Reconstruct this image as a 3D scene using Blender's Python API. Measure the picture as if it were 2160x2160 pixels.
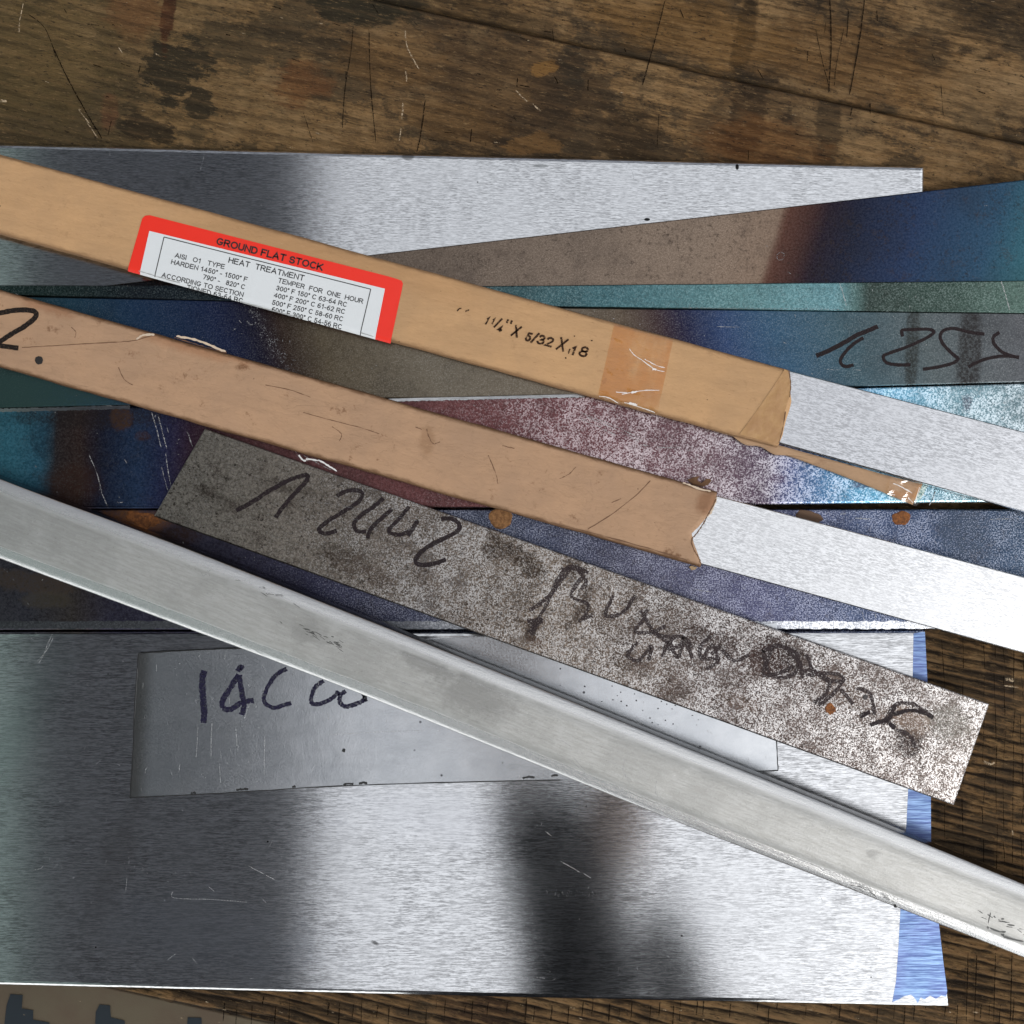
import bpy, bmesh, math, random
from mathutils import Vector, Matrix, noise as mn
random.seed(7)
for o in list(bpy.data.objects): bpy.data.objects.remove(o)
SC = bpy.context.scene
COL = SC.collection
R = math.radians

# ------------------------------------------------------------ camera, sky, sun, exposure
HC = 0.6                     # camera height above the bench top, metres
WID = 0.43                   # width of bench seen
cam = bpy.data.cameras.new('camera'); camo = bpy.data.objects.new('camera', cam); COL.objects.link(camo)
camo.location = (0, 0, HC)
cam.sensor_width = 36; cam.sensor_height = 36
cam.lens = 18 / ((WID / 2) / HC)
cam.clip_start = 0.01; cam.clip_end = 200
SC.camera = camo
SC.render.resolution_x = SC.render.resolution_y = 1024

SUN_DIR = Vector((0.52, -0.44, 1.0)).normalized()       # towards the sun, high and a little to the lower right
elev = math.asin(SUN_DIR.z); azi = math.atan2(SUN_DIR.x, SUN_DIR.y)
world = bpy.data.worlds.new('World'); SC.world = world; world.use_nodes = True
wn = world.node_tree; wn.nodes.clear()
sky = wn.nodes.new('ShaderNodeTexSky'); sky.sky_type = 'NISHITA'; sky.sun_disc = False
sky.sun_elevation = elev; sky.sun_rotation = azi
sky.air_density = 1.0; sky.dust_density = 0.4; sky.ozone_density = 1.0
hs = wn.nodes.new('ShaderNodeHueSaturation'); hs.inputs['Saturation'].default_value = 0.12
bg = wn.nodes.new('ShaderNodeBackground'); bg.inputs['Strength'].default_value = 0.15
wo = wn.nodes.new('ShaderNodeOutputWorld')
wn.links.new(sky.outputs[0], hs.inputs['Color']); wn.links.new(hs.outputs[0], bg.inputs['Color']); wn.links.new(bg.outputs[0], wo.inputs[0])
sl = bpy.data.lights.new('sun', 'SUN'); sl.energy = 0.6; sl.angle = R(10); sl.color = (1.0, 0.97, 0.93)
so = bpy.data.objects.new('sun', sl); COL.objects.link(so)
so.rotation_euler = SUN_DIR.to_track_quat('Z', 'Y').to_euler()
SC.view_settings.view_transform = 'Standard'; SC.view_settings.look = 'None'
SC.view_settings.exposure = 0.88; SC.view_settings.gamma = 1.0
SC.render.engine = 'CYCLES'

# ------------------------------------------------------------ helpers
def P(px, py, z=0.0):
    """point of the photograph's grid (2160 wide) at height z millimetres -> world metres"""
    k = (HC - z / 1000.0) / HC * WID / 2160.0
    return Vector(((px - 1080) * k, (1080 - py) * k, z / 1000.0))
def UNP(v, z):
    k = (HC - z / 1000.0) / HC * WID / 2160.0
    return (v.x / k + 1080, 1080 - v.y / k)

def link(name, me, mat, parent=None, loc=(0, 0, 0), rz=0.0):
    """me holds world coordinates; re-express them in the object's own frame"""
    o = bpy.data.objects.new(name, me); COL.objects.link(o)
    M = Matrix.Translation(Vector(loc)) @ Matrix.Rotation(rz, 4, 'Z')
    me.transform(M.inverted())
    if mat: me.materials.append(mat)
    if parent is None:
        o.matrix_world = M
    else:
        pm = Matrix.Translation(parent.location) @ Matrix.Rotation(parent.rotation_euler.z, 4, 'Z')
        o.parent = parent
        o.matrix_local = pm.inverted() @ M
    return o

def tag(o, label=None, cat=None, group=None, kind=None):
    if label: o['label'] = label
    if cat: o['category'] = cat
    if group: o['group'] = group
    if kind: o['kind'] = kind
    return o

def empty(name, loc, rz, label, cat, group=None):
    o = bpy.data.objects.new(name, None); COL.objects.link(o)
    o.location = loc; o.rotation_euler = (0, 0, rz); o.empty_display_size = 0.02
    return tag(o, label, cat, group)

def add_uv(me, z):
    uv = me.uv_layers.new(name='plan')
    for lp in me.loops:
        a, b = UNP(me.vertices[lp.vertex_index].co, z)
        uv.data[lp.index].uv = (a / 1000.0, b / 1000.0)

def mesh_from(verts, faces, zuv, smooth=False):
    me = bpy.data.meshes.new('m'); me.from_pydata([tuple(v) for v in verts], [], faces); me.update()
    bm = bmesh.new(); bm.from_mesh(me); bmesh.ops.recalc_face_normals(bm, faces=bm.faces); bm.to_mesh(me); bm.free()
    add_uv(me, zuv)
    if smooth:
        for p in me.polygons: p.use_smooth = True
    return me

def inset(poly, d):
    n = len(poly); out = []
    area = sum(poly[i].x * poly[(i + 1) % n].y - poly[(i + 1) % n].x * poly[i].y for i in range(n))
    s = 1 if area > 0 else -1
    for i in range(n):
        p0, p1, p2 = poly[i - 1], poly[i], poly[(i + 1) % n]
        e1 = (p1 - p0).normalized(); e2 = (p2 - p1).normalized()
        n1 = Vector((-e1.y, e1.x)) * s; n2 = Vector((-e2.y, e2.x)) * s
        k = 1 + n1.dot(n2)
        out.append(p1 + (n1 + n2) * (d / max(k, .2)))
    return out

def slab(name, poly, zb, zt, ch, mat, parent=None, steps=2, worn=0.0, seg=10.0, frame=None):
    """flat bar or plate: poly = outline of its top in photo px, zb/zt mm, ch = edge rounding mm"""
    pts = [P(x, y, zt).to_2d() for x, y in poly]
    if worn > 0:                                   # edges cut and worn, never perfectly straight
        q = []
        n = len(pts)
        for i in range(n):
            a, b = pts[i], pts[(i + 1) % n]; L = (b - a).length; m = max(1, int(L * 1000 / seg))
            nn = Vector((-(b - a).y, (b - a).x)).normalized()
            for j in range(m):
                t = j / m; p = a.lerp(b, t)
                if j: p = p + nn * (mn.noise(Vector((p.x * 60, p.y * 60, zt))) * worn / 1000)
                q.append(p)
        pts = q
    rings = [[Vector((p.x, p.y, zb / 1000)) for p in pts]]
    for s in range(steps + 1):
        a = (math.pi / 2) * s / steps
        ins = ch * (1 - math.cos(a)); h = zt - ch + ch * math.sin(a)
        r = inset(pts, ins / 1000) if ins > 0 else pts
        rings.append([Vector((p.x, p.y, h / 1000)) for p in r])
    V = [v for r in rings for v in r]; n = len(pts); F = []
    for k in range(len(rings) - 1):
        for i in range(n):
            j = (i + 1) % n
            F.append((k * n + i, k * n + j, (k + 1) * n + j, (k + 1) * n + i))
    F.append(tuple(range((len(rings) - 1) * n, len(rings) * n))); F.append(tuple(reversed(range(n))))
    me = mesh_from(V, F, zt)
    if frame is None:
        p0, p1 = P(*poly[0], zb), P(*poly[1], zb)
        rz = math.atan2(p1.y - p0.y, p1.x - p0.x)
    else: rz = frame
    c = sum((P(x, y, zb) for x, y in poly), Vector()) / len(poly)
    return link(name, me, mat, parent, c, rz)

def ribbon_geo(V, F, pts, w, z, taper=True, jag=0.0):
    """thin strip along px points, width w px, appended to V/F"""
    q = [Vector(p) for p in pts]; b0 = len(V); n = len(q)
    for i, p in enumerate(q):
        t = (q[min(i + 1, n - 1)] - q[max(i - 1, 0)])
        if t.length < 1e-6: t = Vector((1, 0))
        t.normalize(); nn = Vector((-t.y, t.x))
        k = w / 2
        if taper and i in (0, n - 1): k *= .45
        j1 = random.uniform(-jag, jag); j2 = random.uniform(-jag, jag)
        for s, j in ((1, j1), (-1, j2)):
            V.append(P(p.x + nn.x * (k * s + j), p.y + nn.y * (k * s + j), z))
    for i in range(n - 1):
        F.append((b0 + 2 * i, b0 + 2 * i + 1, b0 + 2 * i + 3, b0 + 2 * i + 2))

def smooth_path(pts, sub=6):
    out = []
    n = len(pts)
    for i in range(n - 1):
        p0 = Vector(pts[max(i - 1, 0)]); p1 = Vector(pts[i]); p2 = Vector(pts[i + 1]); p3 = Vector(pts[min(i + 2, n - 1)])
        for s in range(sub):
            t = s / sub
            out.append(0.5 * ((2 * p1) + (p2 - p0) * t + (2 * p0 - 5 * p1 + 4 * p2 - p3) * t * t + (-p0 + 3 * p1 - 3 * p2 + p3) * t ** 3))
    out.append(Vector(pts[-1])); return out

def strokes(name, lists, w, z, mat, parent, jag=0.5, sub=6, taper=False, label=None, kind=None):
    V, F = [], []
    for i, pts in enumerate(lists):
        ribbon_geo(V, F, smooth_path(pts, sub), w * (.72 if name == 'scratches' else 1), z + 0.004 * i, taper or name == 'scratches', jag)
    me = bpy.data.meshes.new(name); me.from_pydata([tuple(v) for v in V], [], F); me.update(); add_uv(me, z)
    # faces look up
    bm = bmesh.new(); bm.from_mesh(me)
    for f in bm.faces:
        if f.normal.z < 0: f.normal_flip()
    bm.to_mesh(me); bm.free()
    o = link(name, me, mat, parent, parent.location, parent.rotation_euler.z)
    if label: o['label'] = label
    if kind: o['kind'] = kind
    return o

def in_poly(p, poly):
    x, y = p; c = False; n = len(poly)
    for i in range(n):
        x1, y1 = poly[i]; x2, y2 = poly[(i + 1) % n]
        if (y1 > y) != (y2 > y) and x < (x2 - x1) * (y - y1) / (y2 - y1) + x1: c = not c
    return c

def scratches(parent, poly, z, n, mat, ang=None, spread=30, lmin=6, lmax=45, w=1.6, name='scratches'):
    xs = [p[0] for p in poly]; ys = [p[1] for p in poly]; V, F = [], []; k = 0
    while k < n:
        x = random.uniform(max(min(xs), -20), min(max(xs), 2180)); y = random.uniform(max(min(ys), -20), min(max(ys), 2180))
        a = R(random.gauss(ang, spread) if ang is not None else random.uniform(0, 180))
        L = lmin + (lmax - lmin) * random.random() ** 3
        x2, y2 = x + L * math.cos(a), y + L * math.sin(a); k += 1
        if not (in_poly((x, y), poly) and in_poly((x2, y2), poly)): continue
        m = max(2, int(L / 5)); c = random.uniform(-.06, .06) * L
        pts = [(x + (x2 - x) * t / m - math.sin(a) * c * math.sin(math.pi * t / m), y + (y2 - y) * t / m + math.cos(a) * c * math.sin(math.pi * t / m)) for t in range(m + 1)]
        ribbon_geo(V, F, [Vector(p) for p in pts], w * random.uniform(.5, 1.3), z, True, .25)
    me = bpy.data.meshes.new(name); me.from_pydata([tuple(v) for v in V], [], F); me.update(); add_uv(me, z)
    o = link(name, me, mat, parent, parent.location, parent.rotation_euler.z)
    o['kind'] = 'stuff'; return o

# ------------------------------------------------------------ node expression helper
class T:
    def __init__(s, name):
        s.mat = bpy.data.materials.new(name); s.mat.use_nodes = True
        s.nt = s.mat.node_tree; s.nt.nodes.clear()
        s.out = s.nt.nodes.new('ShaderNodeOutputMaterial')
        tc = s.nt.nodes.new('ShaderNodeTexCoord')
        s.obj = s.vmul(tc.outputs['Object'], (1000, 1000, 1000))          # millimetres in the thing's own frame
        uv = s.nt.nodes.new('ShaderNodeUVMap'); uv.uv_map = 'plan'
        s.plan = s.vmul(uv.outputs[0], (1000, 1000, 0))
        sp = s.nt.nodes.new('ShaderNodeSeparateXYZ'); s.nt.links.new(s.plan, sp.inputs[0])
        s.X, s.Y = sp.outputs[0], sp.outputs[1]; s.warpv = None; s.fine = 1.0
    def setin(s, sock, v):
        if isinstance(v, bpy.types.NodeSocket): s.nt.links.new(v, sock)
        elif isinstance(v, (tuple, list)) and sock.type == 'RGBA' and len(v) == 3: sock.default_value = (*v, 1)
        else: sock.default_value = v
    def m(s, op, a, b=0.0, c=0.0, clamp=False):
        n = s.nt.nodes.new('ShaderNodeMath'); n.operation = op; n.use_clamp = clamp
        for i, v in enumerate((a, b, c)): s.setin(n.inputs[i], v)
        return n.outputs[0]
    def add(s, a, b): return s.m('ADD', a, b)
    def sub(s, a, b): return s.m('SUBTRACT', a, b)
    def mul(s, a, b): return s.m('MULTIPLY', a, b)
    def mx(s, a, b): return s.m('MAXIMUM', a, b)
    def vmul(s, v, k):
        n = s.nt.nodes.new('ShaderNodeVectorMath'); n.operation = 'MULTIPLY'
        s.setin(n.inputs[0], v); n.inputs[1].default_value = k; return n.outputs[0]
    def noise(s, v, sc=1.0, det=2.0, rough=.5, dist=0.0):
        n = s.nt.nodes.new('ShaderNodeTexNoise'); n.noise_dimensions = '3D'
        s.nt.links.new(v, n.inputs['Vector']); n.inputs['Scale'].default_value = sc
        n.inputs['Detail'].default_value = det; n.inputs['Roughness'].default_value = rough; n.inputs['Distortion'].default_value = dist
        return n.outputs['Fac']
    def vor(s, v, sc=1.0, feat='F1'):
        n = s.nt.nodes.new('ShaderNodeTexVoronoi'); n.feature = feat
        s.nt.links.new(v, n.inputs['Vector']); n.inputs['Scale'].default_value = sc
        return n.outputs['Distance'], n.outputs.get('Color')
    def ss(s, v, a, b, lo=0.0, hi=1.0):
        n = s.nt.nodes.new('ShaderNodeMapRange'); n.interpolation_type = 'SMOOTHSTEP'
        s.setin(n.inputs['Value'], v); n.inputs['From Min'].default_value = a; n.inputs['From Max'].default_value = b
        n.inputs['To Min'].default_value = lo; n.inputs['To Max'].default_value = hi; return n.outputs[0]
    def mix(s, f, a, b, mode='MIX'):
        n = s.nt.nodes.new('ShaderNodeMix'); n.data_type = 'RGBA'; n.blend_type = mode
        s.setin(n.inputs[0], f); s.setin(n.inputs[6], a); s.setin(n.inputs[7], b); return n.outputs[2]
    def ramp(s, f, stops, interp='LINEAR'):
        n = s.nt.nodes.new('ShaderNodeValToRGB'); cr = n.color_ramp; cr.interpolation = interp
        while len(cr.elements) < len(stops): cr.elements.new(0.5)
        for e, (p, c) in zip(cr.elements, stops): e.position = p; e.color = (*c, 1)
        s.setin(n.inputs[0], f); return n.outputs[0]
    def blob(s, cx, cy, rx, ry, ang=0, soft=.35, warp=.5, ws=.012, seed=0.0):
        """irregular patch, 1 inside"""
        ca, sa = math.cos(R(ang)), math.sin(R(ang))
        dx = s.sub(s.X, cx); dy = s.sub(s.Y, cy)
        u = s.add(s.mul(dx, ca / rx), s.mul(dy, sa / rx)); v = s.add(s.mul(dx, -sa / ry), s.mul(dy, ca / ry))
        r = s.m('SQRT', s.add(s.mul(u, u), s.mul(v, v)))
        nz = s.noise(s.vadd(s.plan, (seed * 37.1, seed * 11.3, seed)), ws, 5, .65)
        nf = s.noise(s.vadd(s.warpv if s.warpv is not None else s.plan, (seed * 3.1, seed, seed)), 1.0 if s.warpv is not None else .06, 5, .75)
        r = s.add(r, s.mul(s.sub(nf, .5), warp * s.fine))
        r = s.add(r, s.mul(s.sub(nz, .5), warp * 2.2))
        return s.ss(r, 1 + soft / 2, 1 - soft / 2)
    def vadd(s, v, k):
        n = s.nt.nodes.new('ShaderNodeVectorMath'); n.operation = 'ADD'
        s.setin(n.inputs[0], v); s.setin(n.inputs[1], k); return n.outputs[0]
    def bump(s, h, dist=0.001, strength=1.0, normal=None):
        n = s.nt.nodes.new('ShaderNodeBump'); n.inputs['Strength'].default_value = strength; n.inputs['Distance'].default_value = dist
        s.nt.links.new(h, n.inputs['Height'])
        if normal: s.nt.links.new(normal, n.inputs['Normal'])
        return n.outputs[0]
    def tangent(s):
        n = s.nt.nodes.new('ShaderNodeTangent'); n.direction_type = 'UV_MAP'; n.uv_map = 'plan'; return n.outputs[0]
    def bsdf(s, **k):
        n = s.nt.nodes.new('ShaderNodeBsdfPrincipled')
        for a, v in k.items():
            s.setin(n.inputs[{'base': 'Base Color', 'rough': 'Roughness', 'metal': 'Metallic', 'normal': 'Normal', 'spec': 'Specular IOR Level',
                              'coat': 'Coat Weight', 'coatr': 'Coat Roughness', 'aniso': 'Anisotropic', 'alpha': 'Alpha', 'ior': 'IOR', 'trans': 'Transmission Weight', 'tan': 'Tangent', 'anr': 'Anisotropic Rotation'}[a]], v)
        s.nt.links.new(n.outputs[0], s.out.inputs[0]); return n
    def g(s, v):
        n = s.nt.nodes.new('ShaderNodeCombineColor')
        for i in range(3): s.setin(n.inputs[i], v)
        return n.outputs[0]

def srgb(r, g, b):
    f = lambda c: (c / 255 / 12.92) if c / 255 <= .04045 else ((c / 255 + .055) / 1.055) ** 2.4
    return (f(r), f(g), f(b))

# ------------------------------------------------------------ materials
ANR = 0.25
def brushed(name, col=(.66, .67, .68), lo=.45, rough=.26, length=1.0, bump=.022, stain=.0, stains=(), fine=1.3, edge=None):
    t = T(name)
    a = t.noise(t.vmul(t.obj, (.12 / length, 1.7 * fine, 1)), 1, 3, .65, .15)
    b = t.noise(t.vmul(t.obj, (.35 / length, 3.4 * fine, 1)), 1, 2, .6)
    c = t.noise(t.obj, .035, 4, .6)
    st = t.add(t.mul(a, .5), t.mul(b, .5))
    f = t.ss(st, .40, .60)
    col_ = t.mix(f, tuple(x * lo for x in col), col)
    col_ = t.mix(t.ss(c, .35, .7), col_, t.mix(.5, col_, tuple(x * .82 for x in col)))
    if stain > 0:
        d = t.noise(t.vmul(t.obj, (.05, .09, 1)), 1, 6, .7)
        col_ = t.mix(t.mul(t.ss(d, .5, .75), stain), col_, (.10, .10, .095))
    for (cx, cy, rx, ry, an, sf, wp, cc, am) in stains:
        col_ = t.mix(t.mul(t.blob(cx, cy, rx, ry, an, sf, wp), am), col_, cc)
    vd, _ = t.vor(t.vmul(t.obj, (1, 1, 0)), .06)
    col_ = t.mix(t.ss(vd, .03, .018), col_, (.04, .035, .03))
    h = t.add(t.mul(a, .6), t.mul(b, .4))
    t.bsdf(base=col_, metal=1.0, rough=t.ss(c, .3, .75, rough*.42, rough*.42 + .02), aniso=.72, tan=t.tangent(), anr=ANR, normal=t.bump(h, bump / 1000 * 0.55))
    return t.mat

def oxide(name, stops, x0, x1, slant=0.0, rough=.34, grain=1.3, bump=.05, speck=.35, speckcol=(.55, .55, .55), patches=(), warp=25, yc=0.0, patchy=.6, glint_ramp=None, tint=.35, gritty=.30, pits=0.0):
    """heat-tinted mill scale: colour bands run along the bar"""
    t = T(name)
    w = t.noise(t.obj, .03, 3, .6)
    x = t.add(t.add(t.X, t.mul(t.sub(t.Y, yc), slant)), t.mul(t.sub(w, .5), warp * 2))
    f = t.m('DIVIDE', t.sub(x, x0), (x1 - x0), clamp=True)
    col = t.ramp(f, [((p - x0) / (x1 - x0), srgb(*c)) for p, c in stops])
    n1 = t.noise(t.obj, grain, 3, .6)
    n2 = t.noise(t.vadd(t.obj, (31, 7, 3)), grain * .6, 4, .7)
    n3 = t.noise(t.vadd(t.obj, (3, 57, 3)), .045, 4, .65)
    n4 = t.noise(t.vadd(t.obj, (13, 5, 3)), .09, 5, .7)
    dark = t.mix(t.ss(n2, .34, .66), t.mix(gritty, col, (0.004, .004, .004)), t.mix(.03, col, (.6, .6, .6)))
    base0 = col
    col = t.mix(t.mul(t.ss(n3, .45, .72), .25), dark, (.025, .022, .022))
    pm = 0.0
    for (cx, cy, rx, ry, an, sf, wp, cc, am) in patches:
        b_ = t.mul(t.mul(t.blob(cx, cy, rx, ry, an, sf, wp, .02), am), t.ss(n2, .62, .42, .55, 1.0))
        col = t.mix(b_, col, srgb(*cc)); pm = t.mx(pm, b_)
    amt = t.mul(t.ss(n4, .36, .62, patchy, 1.0), speck)
    if glint_ramp: amt = t.mul(amt, t.ss(t.X, glint_ramp[0], glint_ramp[1], glint_ramp[2], 1.0))  # paints sparkle along the bar as if the sky were mirrored there
    if pm != 0.0: amt = t.mul(amt, t.sub(1.0, t.mul(pm, .8)))
    # worn patches and the painted glint ramp both bring out bright grains
    sk = t.mul(t.ss(t.add(n1, t.mul(t.sub(amt, .5), .14)), .48, .58), amt)
    col = t.mix(sk, col, t.mix(tint, speckcol, t.mix(1.0, base0, (3.2, 3.2, 3.2), 'MULTIPLY')))
    if pits > 0:
        p = t.mul(t.ss(t.noise(t.vadd(t.obj, (9, 9, 9)), .45, 5, .75), .58, .66), pits)
        col = t.mix(p, col, (.022, .014, .011))
        p2 = t.mul(t.mul(t.ss(t.noise(t.vadd(t.obj, (4, 1, 6)), .12, 6, .8), .54, .62), t.ss(n1, .42, .54)), pits * .8)
        col = t.mix(p2, col, (.060, .040, .032)); p3 = t.mul(t.mul(t.ss(t.noise(t.vadd(t.obj, (8, 2, 1)), .55, 5, .75), .56, .61), t.ss(t.noise(t.vadd(t.obj, (1, 2, 61)), .05, 3, .6), .46, .56)), pits * .9)
        col = t.mix(p3, col, (.035, .024, .018))
    rz = t.mix(sk, t.g(rough), t.g(rough * .75))
    hsn = t.nt.nodes.new('ShaderNodeHueSaturation'); hsn.inputs['Saturation'].default_value = .84; t.nt.links.new(col, hsn.inputs['Color']); col = hsn.outputs[0]
    t.bsdf(base=col, metal=.98, rough=rz, normal=t.bump(t.add(t.mul(n1, .6), t.mul(n2, .6)), bump / 1000))
    return t.mat

def flat(name, col, rough=.6, metal=0.0, spec=.5):
    t = T(name); t.bsdf(base=col, rough=rough, metal=metal, spec=spec); return t.mat

def kraft(name, base=(.47, .275, .135), dirt=.3, seed=0.0, grime=()):
    t = T(name); at = t.nt.nodes.new('ShaderNodeAttribute'); at.attribute_name = 'across'; av = at.outputs['Fac']
    o = t.vadd(t.obj, (seed, seed, seed))
    a = t.noise(o, .05, 4, .6); b = t.noise(t.vmul(o, (.5, 1.6, 1)), 1, 3, .6); c = t.noise(o, 3.0, 2, .5)
    col = t.mix(t.ss(a, .3, .75), base, tuple(x * y for x, y in zip(base, (.84, .86, .9))))
    col = t.mix(t.mul(t.ss(b, .3, .75), .35), col, tuple(x * .8 for x in base))
    col = t.mix(t.mul(t.ss(t.noise(t.vadd(o, (5, 3, 1)), .10, 6, .75), .58, .74), dirt), col, (.16, .075, .035))
    vd, vc = t.vor(t.vmul(o, (1, 1, 0)), .13)
    col = t.mix(t.ss(t.add(vd, t.mul(c, .03)), .055, .035), col, (.07, .035, .02))
    for (cx, cy, rx, ry, an, sf, wp, cc, am) in grime:
        col = t.mix(t.mul(t.blob(cx, cy, rx, ry, an, sf, wp, .02), am), col, srgb(*cc))
    ed = t.add(t.m('ABSOLUTE', t.sub(av, .5)), t.mul(t.sub(t.noise(t.vmul(o, (.15, .3, 1)), 1, 5, .7), .5), .10))
    col = t.mix(t.mul(t.ss(ed, .435, .50), .35 + dirt * .6), col, (.13, .065, .03))          # darker brown along the long edges
    fib = t.noise(t.vmul(o, (.35, 2.2, 1)), 1, 5, .75); col = t.mix(t.mul(t.ss(fib, .60, .68), .45), col, (.24, .12, .055)); col = t.mix(t.mul(t.ss(fib, .38, .30), .3), col, (.62, .42, .24))
    cr = t.noise(t.vmul(o, (.05, .09, 1)), 1, 5, .6, 1.5); crz = t.m('ABSOLUTE', t.sub(cr, .5))
    h = t.add(t.add(t.mul(b, .4), t.mul(c, .5)), t.add(t.mul(t.noise(t.vmul(o, (.05, .16, 1)), 1, 3, .5), 9.0), t.mul(t.ss(crz, 0, .012), .45 * dirt)))
    t.bsdf(base=col, rough=.72, spec=.25, normal=t.bump(h, .00012))
    return t.mat

def ink(name, col=(.02, .015, .025), cover=.5, scale=1.2, rough=.35, a0=.38, a1=.52):
    """marker or stamp ink, broken where the tip skipped"""
    t = T(name)
    n = t.noise(t.vmul(t.obj, (1, 1, 0)), scale, 4, .65)
    al = t.ss(n, a0, a1, 1 - cover, 1.0)
    t.bsdf(base=col, rough=max(rough, .55), spec=.15, alpha=al); return t.mat

def broken(name, col, a0, a1, cover, metal=.2, sc=1.6):
    t = T(name); n = t.noise(t.vmul(t.obj, (1, 1, 0)), sc, 3, .7)
    t.bsdf(base=col, rough=.5 if metal else .9, spec=.5 if metal else .05, metal=metal, alpha=t.ss(n, a0, a1, 0.0, cover)); return t.mat
M_scr = broken('bright_scratch_metal', (.48, .48, .48), .40, .58, .80)
M_scr_dim = broken('dim_scratch_metal', (.32, .32, .33), .42, .60, .65)
M_black = flat('print_black', (.012, .012, .013), .5)
M_cut = broken('dirt_filled_cut', (.012, .008, .005), .34, .50, .9, 0.0, .9)

# ------------------------------------------------------------ the bench
def wood(name, olive=.0, weather=.0, stains=(), seed=0.0):
    t = T(name); o = t.vadd(t.obj, (seed, seed * 2, 0))
    at = t.nt.nodes.new('ShaderNodeAttribute'); at.attribute_name = 'ridge'; rg = at.outputs['Fac']
    t.warpv = t.vmul(o, (.07, .24, .2)); t.fine = 3.4
    g1 = t.noise(t.vmul(o, (.022, .20, .5)), 1, 8, .78, .8)
    g2 = t.noise(t.vmul(o, (.22, 1.2, 1)), 1, 5, .75)
    g3 = t.noise(t.vmul(o, (.30, .85, 1)), 1, 6, .8); g4 = t.noise(t.vadd(t.vmul(o, (.20, 1.1, 1)), (5, 77, 2)), 1, 6, .8)
    big = t.noise(o, .013, 5, .65); mid = t.noise(t.vmul(o, (.8, 1.3, 1)), .045, 8, .75)
    lightc = (.50, .30, .125); midc = (.27, .155, .066); dark = (.060, .038, .019)
    col = t.mix(t.ss(g1, .30, .62), dark, midc)
    col = t.mix(t.mul(t.ss(g2, .47, .66), .50), col, lightc)
    col = t.mix(t.mul(t.ss(big, .44, .60), .62), col, (.058, .038, .022))
    col = t.mix(t.mul(t.ss(mid, .52, .62), .80), col, (.030, .022, .014))
    col = t.mix(t.mul(t.ss(mid, .47, .36), .75), col, t.mix(.25, (.34, .215, .105), col))
    pat = t.noise(t.vadd(t.vmul(o, (.8, 1.2, 1)), (77, 3, 9)), .02, 7, .7)
    col = t.mix(t.mul(t.ss(pat, .505, .55), .74), col, (.056, .040, .024))
    col = t.mix(t.mul(t.ss(pat, .47, .42), .50), col, t.mix(.40, (.42, .265, .125), col))
    if olive: col = t.mix(t.mul(t.ss(t.X, 1000, 100), olive), col, t.mix(.60, (.125, .092, .038), col))
    for (cx, cy, rx, ry, an, sf, wp, cc, am) in stains:
        col = t.mix(t.mul(t.blob(cx, cy, rx, ry, an, sf * .7, wp, .016, cx * .01), am), col, tuple(x * 1.15 for x in srgb(*cc)))
    col = t.mix(t.mul(t.ss(rg, .62, .10), .93 if weather else .35), col, (.012, .008, .0055))
    col = t.mix(t.mul(t.ss(rg, .70, .95), (.62 if weather else .15)), col, (.27, .150, .065))
    col = t.mix(t.mul(t.ss(g4, .55, .66), .65), col, (.035, .022, .012)); col = t.mix(t.mul(t.ss(g4, .44, .33), .55), col, (.40, .255, .12))
    col = t.mix(t.mul(t.ss(g3, .57, .63), .85), col, (.018, .012, .008))
    col = t.mix(t.mul(t.ss(g3, .40, .32), .45), col, (.34, .23, .12))
    h = t.add(t.add(t.mul(g1, 1.2), t.mul(g2, .9)), t.mul(g3, 1.0))
    t.bsdf(base=col, rough=t.ss(g2, .3, .7, .40, .62), spec=.12, normal=t.bump(h, .0011)); return t.mat

ANG = -math.atan(.2225)
bench = empty('workbench', P(1100, 1000, -40), ANG, 'old oil-stained wooden workbench of wide scarred planks lying under all the steel bars', 'workbench')

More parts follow.
